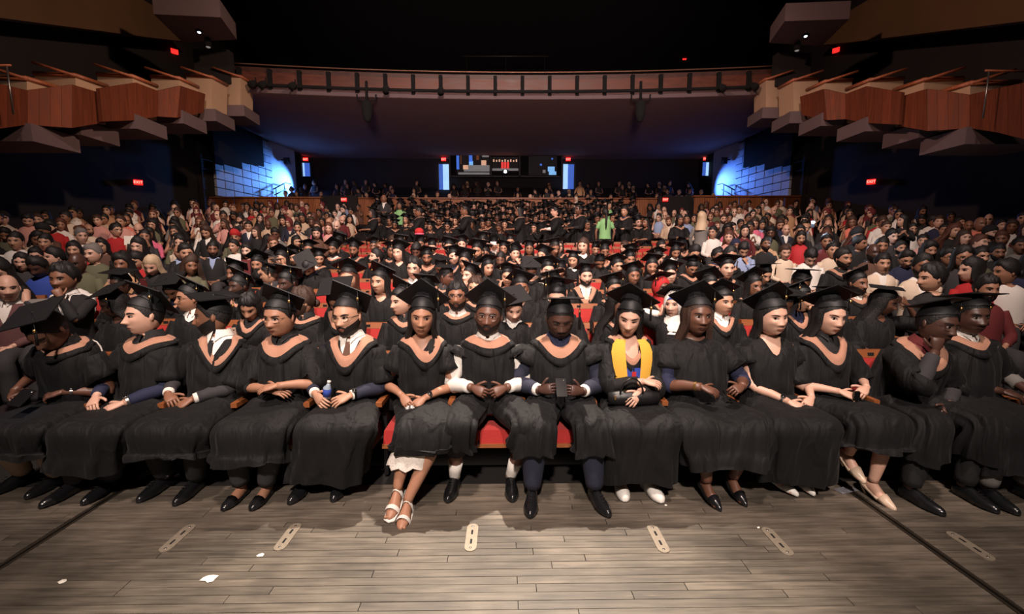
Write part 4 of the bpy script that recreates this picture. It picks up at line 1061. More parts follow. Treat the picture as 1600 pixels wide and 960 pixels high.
# rear wall: doors, booth window with stage reflections put in as glowing pictures
M_DOORL = mat('doorway_light', S(150,190,255), emit=1.3, var=.25, scale=2); M_DOORB = mat('doorway_blue', S(70,110,210), emit=.7, var=.25, scale=2)
M_FRAME = mat('frame_dark', S(24,24,30), .5)
def door(nm, px0, px1, py0, py1, y, split, bright_left):
    a = at_y(px0, py0, y); c = at_y(px1, py1, y); root = empty(nm, ((a[0]+c[0])/2, y, c[2]), 0); tag(root, kind='structure')
    w_, h_ = c[0]-a[0], a[2]-c[2]
    s0 = -w_/2; s1 = s0+w_*split
    b = MB(); b.box(((s0+s1)/2, .15, h_/2), (s1-s0, .02, h_), M_DOORB if not bright_left else M_DOORL); b.obj('door_leaf', root, smooth=False)
    b = MB(); b.box(((s1+w_/2)/2, .2, h_/2), (w_/2-s1, .02, h_), M_DOORL if not bright_left else M_DOORB); b.obj('lit_passage', root, smooth=False)
    b = MB()
    for cx in (s0-.04, w_/2+.04): b.box((cx, .08, h_/2), (.09, .2, h_+.1), M_FRAME)
    b.box((0, .08, h_+.04), (w_+.16, .2, .09), M_FRAME); b.obj('door_frame', root, smooth=False)
door('door_1', 685, 702, 256, 296, 31.2, .38, False)
door('door_2', 880, 897, 256, 295, 31.2, .45, True)
door('window_1', 471, 485, 254, 275, 30.0, .2, True)
door('window_2', 1098, 1111, 253, 274, 30.0, .5, False)
a = at_y(703, 238, 31.0); c = at_y(878, 276, 31.0)
b = MB(); b.box(((a[0]+c[0])/2, 31.1, (a[2]+c[2])/2), (c[0]-a[0], .1, a[2]-c[2]), mat('booth_glass', S(8,8,12), .08, spec=.6)); o = tag(b.obj('window_3', smooth=False), kind='structure')
b = MB(); zc = (a[2]+c[2])/2
for px in (703, 767, 812, 878): p = at_y(px, 250, 31.0); b.box((p[0], 31.0, zc), (.08, .1, a[2]-c[2]+.1), M_FRAME)
for zz in (a[2], c[2]): b.box(((a[0]+c[0])/2, 31.0, zz), (c[0]-a[0], .1, .08), M_FRAME)
fr_ = b.obj('window_frame', o, smooth=False)
EM = {n_: mat('reflection_'+n_, c_, emit=e_, var=.3, scale=6) for n_, c_, e_ in (('grey', S(150,150,150), .35), ('blue', S(70,120,230), .7), ('dark', S(16,16,22), .2), ('skin', S(220,170,140), .8), ('red', S(230,60,56), .9), ('black', S(14,12,14), .3), ('white', S(255,250,240), 2.5), ('brown', S(120,66,36), .4), ('paleblue', S(120,180,250), .9))}
def reflection(lb, px0, px1, py0, py1, items):
    a = at_y(px0, py0, 30.9); c = at_y(px1, py1, 30.9); root = empty('glass_reflection', ((a[0]+c[0])/2, 30.9, c[2]), 0, lb, 'reflection')  # reflection of the stage in the booth glass, built as glowing boxes
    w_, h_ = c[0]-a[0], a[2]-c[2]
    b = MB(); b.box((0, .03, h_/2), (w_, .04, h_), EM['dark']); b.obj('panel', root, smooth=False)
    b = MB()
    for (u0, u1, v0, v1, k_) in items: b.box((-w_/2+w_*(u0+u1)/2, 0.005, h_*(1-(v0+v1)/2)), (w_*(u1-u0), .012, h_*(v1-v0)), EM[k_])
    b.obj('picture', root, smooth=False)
reflection('lit screen showing a grey stage with two blue columns', 713, 765, 240, 273, [(.0, .08, .1, .75, 'blue'), (.38, .48, 0, .4, 'blue'), (.12, .15, 0, .5, 'brown'), (.6, .68, 0, .3, 'brown'), (.78, .98, .05, .17, 'grey'), (.22, 1, .55, .85, 'grey'), (.05, 1, .9, 1, 'grey'), (.75, .9, .32, .55, 'skin'), (.38, .5, .36, .55, 'paleblue'), (.2, .35, .55, .75, 'skin')])
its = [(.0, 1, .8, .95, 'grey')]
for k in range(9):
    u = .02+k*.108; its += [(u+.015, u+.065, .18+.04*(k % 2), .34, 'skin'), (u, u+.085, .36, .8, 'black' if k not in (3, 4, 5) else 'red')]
reflection('lit screen showing a row of robed figures round a red one', 769, 810, 245, 268, its)
reflection('mostly dark screen with two pale blue squares', 826, 870, 244, 274, [(.68, .92, .55, .8, 'paleblue'), (.72, .98, .8, .98, 'paleblue'), (.4, .47, .4, .5, 'blue'), (.8, .86, .1, .18, 'blue'), (.2, .3, .05, .3, 'dark'), (.5, .6, .72, .88, 'grey')])
p = at_y(789.5, 268.5, 30.6); root = empty('projector', p, 0, 'projector lens glowing white under the row of robed figures', 'projector')
b = MB(); b.ball((0, -.05, 0), (.10, .05, .10), mat('projector_glow', S(240,245,255), emit=6.0), 10, 8); b.obj('lens', root)
b = MB(); b.box((0, .15, 0), (.4, .3, .22), M_BLACK); b.obj('case', root, smooth=False)

# ------------------------------------------------------------------ theatre seats
def make_seat(folded=False):
    root = empty('theatre_seat', (0, 0, 0), 0, 'red', 'seat')
    b = MB()
    if not folded: b.hexa([(-.23, -.27, .355), (.23, -.27, .355), (.24, .16, .345), (-.24, .16, .345)], [(-.22, -.26, .455), (.22, -.26, .455), (.23, .16, .44), (-.23, .16, .44)], M_SEAT)
    else: b.hexa([(-.23, -.02, .42), (.23, -.02, .42), (.23, .07, .41), (-.23, .07, .41)], [(-.22, .06, .80), (.22, .06, .80), (.22, .15, .80), (-.22, .15, .80)], M_SEAT)
    b.obj('cushion', root, smooth=False)
    b = MB()
    if not folded: b.hexa([(-.235, -.28, .325), (.235, -.28, .325), (.24, .18, .315), (-.24, .18, .315)], [(-.235, -.28, .355), (.235, -.28, .355), (.24, .18, .345), (-.24, .18, .345)], M_WOOD)
    else: b.hexa([(-.235, -.05, .40), (.235, -.05, .40), (.235, -.02, .40), (-.235, -.02, .40)], [(-.235, .03, .82), (.235, .03, .82), (.235, .06, .82), (-.235, .06, .82)], M_SEAT)
    b.obj('seat_pan', root, smooth=False)
    b = MB(); P = []
    for z, y0 in ((.44, .165), (.60, .175), (.76, .20), (.87, .228)):
        P.append([(-.225, y0+.02, z), (-.21, y0-.01, z), (0, y0-.004, z), (.21, y0-.01, z), (.225, y0+.02, z), (.225, y0+.05, z), (-.225, y0+.05, z)])
    b.grid(np.array(P), M_SEAT, cv=True, cap0=True, cap1=True, flip=True); b.obj('backrest', root, smooth=False)
    b = MB(); b.hexa([(-.245, .215, .30), (.245, .215, .30), (.245, .245, .30), (-.245, .245, .30)], [(-.245, .275, .93), (.245, .275, .93), (.245, .30, .93), (-.245, .30, .93)], M_WOOD)
    b.hexa([(-.245, .225, .872), (.245, .225, .872), (.245, .285, .872), (-.245, .285, .872)], [(-.245, .24, .93), (.245, .24, .93), (.245, .30, .93), (-.245, .30, .93)], M_WOOD)
    b.obj('back_shell', root, smooth=False)
    b = MB(); b.box((.265, -.02, .63), (.045, .36, .035), M_WOOD); b.obj('armrest', root, smooth=False)
    b = MB(); b.box((.265, .05, .31), (.03, .22, .61), M_DARKMETAL); b.obj('standard', root, smooth=False)
    b = MB(); b.box((0, .232, .90), (.05, .012, .026), M_BLACK); b.obj('number_plate', root, smooth=False)
    return root
def tagged_copy(proto, loc, rz, label, group):
    o = copy_tree(proto); o.location = loc; o.rotation_euler = (0, 0, rz); o['label'] = label; o['group'] = group
    return o
SEAT = make_seat(); SEATF = make_seat(True)
SEATS_USED = []
def seat(x, y, rz=0.0, folded=False, label='', group='', z=None):
    z = float(zf(x, y)) if z is None else z
    return tagged_copy(SEATF if folded else SEAT, (x, y, z), rz, label, group)
ORD = ['front', 'second', 'third', 'fourth', 'fifth', 'sixth', 'seventh', 'eighth', 'ninth', 'tenth', 'eleventh', 'twelfth']
FX = [-3.30, -2.76, -2.26, -1.70, -1.18, -.64, -.12, .41, .94, 1.45, 2.03, 2.50, 3.12, 3.62]
FN = ['the bent person', 'the blue cuffs', 'the crossed white cuffs', 'the folded forearms', 'the steepled fingers', 'the lace skirt', 'the white socks', 'the navy suit', 'the yellow stole', 'the navy sleeves', 'the white pointed shoes', 'the beige heels', 'the cheek on fist', 'the grey sleeves']
def behind(x): return FN[min(range(14), key=lambda i: abs(FX[i]-x))]
ROWY = [3.47, 4.6, 5.5, 6.4, 7.3, 8.2, 9.1, 10.0, 10.9]
PIT = .535
for k, yy in enumerate(ROWY):
    off = -.14 if k % 2 == 0 else -.14+PIT/2
    i0 = -7 if k else -6
    for i in range(i0, 8):
        x = off+i*PIT
        seat(x, yy, label=f'occupied red theatre seat, {ORD[k]} row, '+('under ' if k == 0 else 'straight behind ')+behind(x), group=f'occupied seats of the {ORD[k]} row')
for k, yy in enumerate((11.85, 12.75)):
    for i in range(-8, 9):
        x = (.1 if k else -.14)+i*PIT
        seat(x, yy, folded=True, label='empty red tip-up seat, %s vacant row, straight behind ' % ('nearer', 'farther')[k]+behind(x), group='empty red seats, %s row' % ('nearer', 'farther')[k])
# the numbered seat back seen beside the paper bag
p = at_y(156, 522, 3.71)
root = empty('seat_number', (p[0], 3.695, .905), 0, 'black plate numbered 56 on a wooden seat back', 'number plate')
b = MB(); b.box((0, 0, 0), (.062, .008, .034), M_BLACK); b.obj('plate', root, smooth=False)
cu = bpy.data.curves.new('digits', 'FONT'); cu.body = '56'; cu.size = .034; cu.align_x = 'CENTER'; cu.align_y = 'CENTER'; cu.extrude = .001
to = bpy.data.objects.new('digits', cu); COL.objects.link(to); me = bpy.data.meshes.new_from_object(to); bpy.data.objects.remove(to); me.materials.clear(); me.materials.append(CLO['white'])
o = bpy.data.objects.new('digits', me); COL.objects.link(o); o.parent = root; o.rotation_euler = (PI/2, 0, 0); o.location = (0, -.0055, 0)
# wooden end panels of the rows along the aisles
def end_panel(px, py, y, lb, h=.75):
    p = at_y(px, py, y); z = float(zf(p[0], y)); root = empty('aisle_end_panel', (p[0], y, z), 0, lb, 'seat end panel')
    b = MB(); b.prism([(-.03, -.28), (.03, -.28), (.03, .25), (-.03, .25)], 0, .62, M_WOOD); b.obj('panel', root, smooth=False)
    b = MB(); b.box((0, -.01, .65), (.075, .46, .045), M_WOOD); b.obj('armrest_top', root, smooth=False)
    b = MB(); b.ball((0, -.29, .36), (.02, .012, .02), mat('aisle_light', S(255,214,160), emit=1.2), 6, 4); b.obj('aisle_light', root)

# ------------------------------------------------------------------ front row
Y0 = 3.47
FRONT = []; FR = []
def fr(px, **kw):
    x = at_y(px, 505, 3.43)[0]; return x
def F(head_px, label, **sp):
    X0 = sp.pop('x', None)
    if X0 is None: X0 = at_y(head_px, 505, 3.43)[0]
    base = np.array([X0, Y0, 0.0])
    sp['sc'] = 1.03; sp['hsc'] = 1.20
    loc = lambda p: (np.asarray(p)-base)/1.03
    for k in ('R', 'L'):
        if 'w'+k in sp: px, py, dy = sp.pop('w'+k); sp['wrist'+k] = loc(at_y(px, py, Y0+dy))
        if 'k'+k in sp: px, py = sp.pop('k'+k); sp['knee'+k] = loc(at_y(px, py, Y0-.46)); sp['knee'+k][2] = sp.pop('kz'+k, .545)
        if 't'+k in sp:
            px, py = sp.pop('t'+k); z = sp.pop('tz'+k, .02); t = loc(at_z(px, py, z)); f = unit(sp.get('foot'+k, ((t[0])*.35, -1, 0)))
            sp['foot'+k] = f
            ln = .225 if not sp.get('fem') else .185
            a = t-f*ln; a[2] = z+.068+sp.get('heel', 0); sp['ankle'+k] = a
            if 'knee'+k not in sp:
                sx = -1 if k == 'R' else 1
                sp['knee'+k] = np.array([sx*.125+a[0]*.22, -.46, .545])
    sp['label'] = label; sp['seed'] = len(FRONT)+3; sp.setdefault('gown', 1); sp.setdefault('cap', 1)
    FRONT.append((sp, base)); FR.append(build_person(sp, 3, tuple(base), 0.0))
D = math.radians
# gowned person bent over a phone at the end of the row
F(75, 'person in black gown bent far forward over a phone, wristwatch on', x=-3.30, shirt='black', skin=5, head=(D(-4), D(40), D(0)), lean=(D(15), D(3)), hood=1, hv=.05, hw=.06, lid=.2, trousers='beige', gs=.30, wing=True,
  sleeve=('black', .34), wR=(22, 612, -.22), wL=(98, 612, -.20), handL=dict(f=(-.9, -.35, -.2), n=(.1, -.4, .9), curl=(25, 40, 30)), handR=dict(f=(.6, -.6, -.1), n=(-.3, -.3, .9), curl=(30, 40, 30)),
  tR=(-20, 775), tL=(40, 778), hem=.36, shoe='dress', capp=dict(tilt=8, yaw=20, side=-6), hp=dict(w=.98))
F(228, 'person in gown and tan hood, blue shirt cuffs, hands resting together on lap', shirt='black', skin=1, x=-2.76, head=(D(-34), D(-4), D(-4)), hood=1, gv=.13, hv=.13, hw=.10, ha=-.25, sleeve=('navy', .95), gs=.42, wR=(150, 620, -.22), wL=(193, 630, -.24),
  handR=dict(f=(.35, -.8, -.35), n=(-.3, .1, .95), curl=(35, 40, 30)), handL=dict(f=(-.75, -.6, -.2), n=(.2, -.2, .95), curl=(30, 40, 25)),
  tR=(62, 792), tL=(128, 787), hem=.24, shoe='dress', trousers='charcoal', capp=dict(tilt=42, yaw=32, side=-4), gaze=(-.5, 0), hp=dict(nose=1.25, nw=.95), lean=(D(-3), 0))
F(320, 'person in gown over dark jacket, white cuffs, hands crossed on lap, head in profile', skin=4, x=-2.26, head=(D(-66), D(2), D(-4)), hood=1, gv=.30, hv=.30, hw=.08, ha=.35, shirt='white', tie='black', sleeve=('charcoal', .93), cuff='white', gs=.5,
  wR=(262, 616, -.20), wL=(300, 624, -.22), handR=dict(f=(.75, -.6, -.3), n=(-.1, -.2, .95), curl=(25, 35, 20)), handL=dict(f=(-.75, -.5, -.4), n=(.3, -.3, .9), curl=(30, 40, 25)),
  tR=(215, 783), tL=(272, 788), hem=.36, shoe='dress', trousers='black', beard=.45, capp=dict(tilt=4, yaw=28, side=10, tdir=(.4, .8)), hp=dict(nose=1.1), lean=(D(-5), D(2)))
F(437, 'person in gown and tan hood, glasses, forearms folded over lap, black flat shoes', shirt='black', skin=3, fem=1, fat=1.12, head=(D(-12), D(2), 0), hood=1, gv=.14, hv=.14, hw=.11, glasses=1, hair='short', sleeve=('black', .58), gs=.55,
  wR=(424, 610, -.23), wL=(432, 603, -.27), handR=dict(f=(.95, -.2, -.1), n=(-.1, -.4, .9), curl=(15, 20, 15)), handL=dict(f=(-.95, -.2, -.15), n=(.1, -.4, .9), curl=(15, 20, 15)), poleR=(-.9, .2, -.5), poleL=(.9, .2, -.5),
  tR=(350, 794), tL=(394, 794), hem=.32, shoe='flat', trousers='charcoal', trouser_end=.93, capp=dict(tilt=38, yaw=40, side=6), gaze=(.1, 0), hp=dict(w=1.06, jaw=.2, round=.6))
F(545, 'person in gown, V shaped tan hood, tie and glasses, fingers steepled, wristwatch', skin=2, head=(D(-14), D(0), D(-4)), hood=1, gv=.26, hv=.26, hw=.10, glasses=1, beard=.7, hair='bald', shirt='white', tie='brown', sleeve=('suit_navy', .94), cuff='white', gs=.45,
  wR=(492, 615, -.24), wL=(548, 618, -.22), handR=dict(f=(.62, -.55, -.45), n=(-.75, -.2, .5), curl=(12, 18, 12), spread=.09), handL=dict(f=(-.85, -.45, -.25), n=(.4, -.4, .8), curl=(14, 20, 14), spread=.09),
  kR=(485, 640), kL=(560, 640), tR=(452, 786), tL=(520, 782), hem=.13, shoe='dress', trousers='suit_navy', capp=dict(tilt=44, yaw=36, side=6), gaze=(-.3, .2), hp=dict(smile=.5, jaw=.22))
F(657, 'person in gown with white lace skirt and white sandals, ankles crossed', skin=3, fem=1, head=(D(6), D(2), D(3)), hood=1, gv=.20, hv=.22, hw=.10, ha=.3, hair='bob', hlen=.19, gs=.30,
  wR=(628, 618, -.24), wL=(664, 622, -.26), handR=dict(f=(.55, -.6, -.5), n=(-.5, -.3, .8), curl=(30, 40, 25)), handL=dict(f=(-.75, -.5, -.45), n=(.4, -.4, .8), curl=(30, 40, 25)),
  kR=(642, 650), kL=(690, 650), tR=(606, 801), tzR=.09, tL=(625, 823), footR=(-.12, -1, -.32), footL=(-.05, -1, -.08), footupR=(0, -.3, 1), hem=.45, shoe='sandal', capp=dict(tilt=50, yaw=42, side=4), gaze=(.2, .2), hp=dict(w=.94, jaw=.3, lip=1.15), sag=.0)
F(762, 'person in gown with white shirt sleeves and white socks, hands clasped, glasses', skin=5, head=(D(-3), D(-3), D(4)), hood=1, gv=.06, hv=.06, hw=.105, ha=.2, glasses='wire', beard=.4, shirt='white', sleeve=('white', .94), gs=.10, wing=True,
  wR=(738, 606, -.22), wL=(790, 606, -.22), handR=dict(f=(.85, -.45, -.25), n=(-.4, -.75, .5), curl=(35, 50, 40)), handL=dict(f=(-.85, -.45, -.25), n=(.4, -.75, .5), curl=(35, 50, 40)), armr=1.12,
  kR=(715, 655), kL=(828, 655), tR=(699, 783), tL=(801, 782), footR=(-.12, -1, 0), footL=(.05, -1, 0), hem=.36, split=1, shoe='dress', trousers='black', trouser_end=.70, socks='white', capp=dict(tilt=44, yaw=40, side=4), gaze=(.1, 0), hp=dict(w=1.04, jaw=.22, nw=1.35, lip=1.35), shw=1.05)
F(875, 'person in gown over navy suit looking down at a black phone held in both hands', skin=6, head=(0, D(17), 0), hood=1, gv=.16, hv=.17, hw=.10, glasses=1, shirt='navy', sleeve=('suit_navy', .93), cuff='white', gs=.22, wing=True, beard=.2,
  wR=(843, 610, -.24), wL=(910, 612, -.26), handR=dict(f=(.85, -.45, .25), n=(-.45, -.75, .2), curl=(40, 45, 30)), handL=dict(f=(-.9, -.35, .2), n=(.45, -.75, .2), curl=(40, 45, 30)), armr=1.2, shw=1.12, fat=1.12,
  kR=(838, 655), kL=(925, 658), tR=(828, 807), tL=(952, 806), footR=(-.12, -1, 0), footL=(.25, -1, 0), hem=.36, split=1, shoe='dress', trousers='suit_navy', capp=dict(tilt=25, yaw=2, tdir=(.97, -.2), tlen=.24), lid=.3, hp=dict(w=1.06, jaw=.2, nw=1.3, lip=1.3))
F(985, 'person in gown and yellow and blue stole, arms crossed over a black handbag', skin=1, fem=1, head=(D(-16), D(10), D(6)), hood=1, gv=.32, hv=.30, hw=.06, hair='long', hlen=.30, stole=1, gs=.62, sleeve=('black', .92),
  wR=(1006, 596, -.25), wL=(1000, 612, -.28), handR=dict(f=(.95, -.25, -.1), n=(.1, -.5, .85), curl=(20, 30, 20)), handL=dict(f=(-.65, -.45, -.6), n=(.3, -.7, .55), curl=(12, 20, 15), spread=.1), poleR=(-.9, .3, -.5),
  tR=(976, 779), tL=(1032, 781), footR=(-.05, -1, 0), footL=(.2, -1, 0), hem=.13, shoe='sneaker', capp=dict(tilt=46, yaw=36, side=8, tdir=(.9, -.3)), lid=.45, gaze=(-.5, -.5), hp=dict(w=.9, jaw=.34), fold=1.2)
F(1090, 'person in gown without hood, navy sleeves, bracelet, black pointed heels', skin=5, fem=1, fat=1.22, shw=1.08, head=(D(2), D(-2), D(4)), gv=.05, hair='long', hairc='brown', hlen=.24, hth=55, gs=.30, sleeve=('navy', .60), armr=1.12,
  wR=(1096, 605, -.32), wL=(1160, 604, -.31), handR=dict(f=(.9, -.4, -.25), n=(0, -.5, .85), curl=(22, 30, 20)), handL=dict(f=(-.8, -.5, -.1), n=(.3, -.5, .8), curl=(35, 45, 30)),
  kR=(1098, 652), kL=(1185, 655), tR=(1128, 797), tL=(1168, 790), footR=(.18, -1, -.35), footL=(.1, -1, -.35), heel=.05, hem=.26, shoe='pump', capp=dict(tilt=40, yaw=38, side=4), gaze=(.3, .2), hp=dict(w=1.04, jaw=.22, nw=1.2, lip=1.25, round=.5), fold=1.4, skw=.05)
F(1208, 'person in plain black V neck gown without hood, hands joined, white pointed shoes', skin=1, fem=1, fat=1.08, head=(D(6), D(2), D(-3)), gv=.24, hair='long', hlen=.34, hth=70, gs=.22, slant=1,
  wR=(1232, 628, -.26), wL=(1268, 622, -.24), handR=dict(f=(.75, -.6, -.3), n=(-.2, -.5, .8), curl=(30, 40, 30)), handL=dict(f=(-.7, -.55, -.4), n=(.3, -.5, .8), curl=(35, 45, 30)),
  tR=(1246, 774), tL=(1272, 773), footR=(.45, -1, -.15), footL=(.02, -1, -.15), heel=.03, hem=.11, shoe='pump', shoem=M_SHOEW, capp=dict(tilt=42, yaw=40, side=-2), gaze=(-.5, .3), hp=dict(w=1.05, jaw=.2, round=.8, nose=.8, nw=1.15))
F(1296, 'person in gown and tan hood, legs crossed, beige pointed heels', x=2.50, shirt='black', skin=1, fem=1, head=(D(2), D(4), D(4)), hood=1, gv=.26, hv=.26, hw=.10, hair='bob', hlen=.22, gs=.50, slant=1,
  wR=(1312, 612, -.25), wL=(1354, 606, -.25), handR=dict(f=(.8, -.5, -.25), n=(-.1, -.5, .85), curl=(30, 40, 30)), handL=dict(f=(-.8, -.5, -.25), n=(.2, -.4, .9), curl=(30, 35, 25)),
  kR=(1352, 645), kL=(1400, 648), kzR=.58, tR=(1356, 748), tzR=.20, tL=(1402, 794), footR=(.12, -1, -.55), footupR=(0, -.5, 1), footL=(.22, -1, -.35), heel=.04, hem=.40, shoe='pump', shoem=M_SHOEB, capp=dict(tilt=34, yaw=24, side=2), gaze=(-.2, 0), hp=dict(w=.98, nose=.8, smile=-.2), sag=.0)
F(1468, 'person in gown leaning their cheek on a fist, other hand holding a small white thing', x=3.12, skin=6, head=(D(12), D(6), D(6)), hood=1, gv=.18, hv=.18, hw=.09, gs=.60, sleeve=('charcoal', .93), shirt='maroon', fat=1.1, shw=1.05, lean=(D(20), D(2)),
  faceR=((-.075, -.075, -.075), (.12, .15, 1), .085), wL=(1482, 634, -.28), handR=dict(f=(.12, .0, 1), n=(-.3, -1, 0), curl=(85, 80, 40)), handL=dict(f=(-.6, -.6, -.4), n=(.5, -.3, .8), curl=(50, 60, 40)), poleR=(-.5, -.3, -.9),
  kR=(1455, 650), kL=(1540, 655), tR=(1476, 804), tL=(1560, 800), footR=(.2, -1, 0), hem=.30, split=1, shoe='dress', trousers='black', capp=dict(tilt=26, yaw=14, side=-6), gaze=(.4, 0), glasses=1, hp=dict(w=1.05, jaw=.2, nw=1.3, lip=1.2))
F(1540, 'person in gown with white collar and grey sleeves, cap tassel hanging beside the face', x=3.62, skin=6, head=(D(-6), D(2), 0), hood=1, gv=.10, hv=.11, hw=.09, gs=.50, shirt='white', sleeve=('grey', .80), fat=1.15, shw=1.1,
  wR=(1566, 612, -.20), wL=(1612, 616, -.20), tR=(1592, 803), tL=(1660, 800), hem=.22, shoe='dress', trousers='grey', capp=dict(tilt=14, yaw=8, tdir=(.98, -.15), tlen=.24), hp=dict(w=1.1, jaw=.15, nw=1.3, lip=1.2, round=.5))
# things carried by the front row
def phone(loc, R_, lb, m_=M_PHONE, glow=None, case=M_PHONE, sz=(.074, .009, .15), cat='phone', group=None):
    root = empty('phone', loc, 0, lb, cat, group)
    b = MB(); b.box((0, 0, 0), sz, case, R=R_); b.obj('phone_body', root, smooth=False)
    b = MB(); b.box(R_ @ np.array([0, sz[1]*.52, 0]), (sz[0]*.92, .0015, sz[2]*.94), glow or M_PHONE, R=R_); b.obj('display', root, smooth=False)
    b = MB(); b.ball(R_ @ np.array([sz[0]*.28, -sz[1]*.55, sz[2]*.38]), (.008, .003, .008), M_METAL, 6, 4, R=R_); b.obj('camera_lens', root)
    return root
M_GLOW = mat('display_glow', S(150,180,255), emit=1.2, var=.1)
phone(at_y(877, 606, Y0-.36), Rx(D(-50)), 'black phone held in both hands over a navy suited lap', glow=M_GLOW)
phone(at_y(34, 622, Y0-.38), Rx(D(-60)) @ Rz(.4), 'dark phone held by the person bent far forward', glow=M_GLOW)
p = at_y(990, 622, Y0-.27); root = empty('handbag', p, D(2), 'black leather handbag lying across a lap under crossed arms', 'handbag')
b = MB(); P = []
for q, w_, h_ in ((-1, .01, .02), (-.96, .035, .045), (-.6, .05, .055), (0, .052, .058), (.6, .05, .055), (.96, .035, .045), (1, .01, .02)):
    a = np.arange(12)*PI/6; P.append(np.stack([np.full(12, q*.19), w_*np.cos(a), h_*np.sin(a)], 1))
b.grid(np.array(P), mat('bag_leather', S(26,25,26), .35, bump=.2, scale=200), cv=True, cap0=True, cap1=True); b.obj('bag_body', root)
b = MB(); a = np.linspace(.15, PI-.15, 12); b.tube(np.stack([.085*np.cos(a)-.03, -.045+0*a, .03+.13*np.sin(a)], 1), [.007]*12, M_SHOE, k=6); b.obj('bag_handle', root)
b = MB(); b.box((-.15, -.05, .02), (.012, .006, .03), M_GOLD); b.obj('buckle', root, smooth=False)
p = at_y(514, 612, Y0-.27); root = empty('water_bottle', p, 0, 'small clear water bottle with blue label behind steepled fingers', 'bottle')
b = MB(); b.tube(np.array([(-.02, 0, -.05), (-.01, 0, .03), (0, 0, .05), (.003, 0, .065)]), [.028, .028, .014, .012], mat('bottle_clear', S(150,165,180), .15), k=10); b.obj('bottle_body', root)
b = MB(); b.tube(np.array([(-.018, 0, -.035), (-.011, 0, .02)]), [.0285, .0285], CLO['blue'], k=10); b.obj('bottle_label', root)
b = MB(); b.tube(np.array([(.003, 0, .065), (.006, 0, .08)]), [.014, .014], CLO['white'], k=8); b.obj('bottle_cap', root)
p = at_y(641, 640, Y0-.33); root = empty('tissue_packet', p, 0, 'clear crinkled packet held between two hands above a lace skirt', 'packet')
b = MB(); a = np.arange(9)*2*PI/9; rr = np.array([1, .8, 1.1, .9, 1, .85, 1.1, .9, 1.05])
b.grid(np.array([np.stack([.035*s_*rr*np.cos(a), .012*s_*np.sin(a*2), q+.035*s_*rr*np.sin(a)*.6], 1) for s_, q in ((.2, .02), (1, .01), (.9, -.02), (.2, -.035))]), mat('packet_clear', S(190,186,184), .2), cv=True, cap0=True, cap1=True); b.obj('packet_film', root)
p = at_y(1153, 608, Y0-.24); root = empty('sunglasses', p, 0, 'folded glasses and keys held on the lap beside a bare forearm', 'glasses')
for sx in (-1, 1):
    b = MB(); a = np.arange(13)*PI/6; b.tube(np.stack([sx*.028+.024*np.cos(a), 0*a, .018*np.sin(a)], 1), [.003]*13, M_DARKMETAL, k=5, caps=False); b.obj('lens_rim', root)
b = MB(); b.tube(np.array([(-.05, .01, .0), (.0, .04, .012), (.08, .03, .0)]), [.003]*3, M_METAL, k=5); b.obj('temple', root)
p = at_y(1455, 648, Y0-.33); root = empty('white_token', p, .3, 'small white plastic thing in a closed fist', 'small thing')
b = MB(); b.hexa([(-.03, -.008, -.012), (.03, -.008, -.01), (.03, .008, -.01), (-.03, .008, -.012)], [(-.026, -.006, .012), (.022, -.006, .01), (.022, .006, .01), (-.026, .006, .012)], CLO['white']); b.obj('token_body', root, smooth=False)
p = at_y(1338, 618, Y0-.32); root = empty('dark_case', p, 0, 'small dark case between joined hands above crossed legs', 'case')
b = MB(); b.hexa([(-.022, -.012, -.03), (.022, -.012, -.03), (.022, .012, -.03), (-.022, .012, -.03)], [(-.020, -.008, .03), (.020, -.008, .03), (.020, .008, .03), (-.020, .008, .03)], M_PHONE); b.obj('case_body', root, smooth=False)
# wristwatches and bracelet
def watch(pi, key, lb, m_=M_METAL, q=.93, r=1.18, face=True, nm='wristwatch'):
    sp, base = FRONT[pi]; root, info = FR[pi]
    sh, el, wr, path, rad, f, n = info['arms'][key]
    qq = np.linspace(0, 1, len(path)); c = np.array([np.interp(q, qq, path[:, i]) for i in range(3)]); d = unit(path[-1]-path[-2]); rr = np.interp(q, qq, rad)*r+(.012 if sp.get('sleeve') and nm == 'wristwatch' and sp['sleeve'][1] > .9 else 0)
    w_ = empty(nm, base+c*1.03, 0, lb, 'wristwatch' if nm == 'wristwatch' else 'bracelet')
    b = MB(); b.tube(np.array([-d*.009, d*.009]), [rr, rr], m_, k=14, caps=False); b.obj('strap', w_)
    if face:
        nn = unit(n-np.dot(n, d)*d); b = MB(); b.tube(np.array([nn*rr*.95, nn*(rr+.008)]), [.018, .017], M_METAL, k=12); b.obj('case', w_)
        b = MB(); b.tube(np.array([nn*(rr+.008), nn*(rr+.009)]), [.014, .014], M_PHONE, k=12); b.obj('dial', w_)
watch(0, 'L', 'steel wristwatch on the bare forearm of the bent person', q=.90)
watch(1, 'L', 'pale dial wristwatch at a blue shirt cuff', q=.95)
watch(4, 'L', 'black smart watch beside steepled fingers', M_PHONE, q=.96)
watch(9, 'R', 'thin gold bracelet on a bare forearm below a navy sleeve', M_GOLD, q=.93, face=False, nm='bracelet')
watch(10, 'R', 'silver wristwatch on joined hands over a plain black gown', q=.92)
watch(5, 'L', 'slim silver wristwatch above a lace skirt', q=.93)
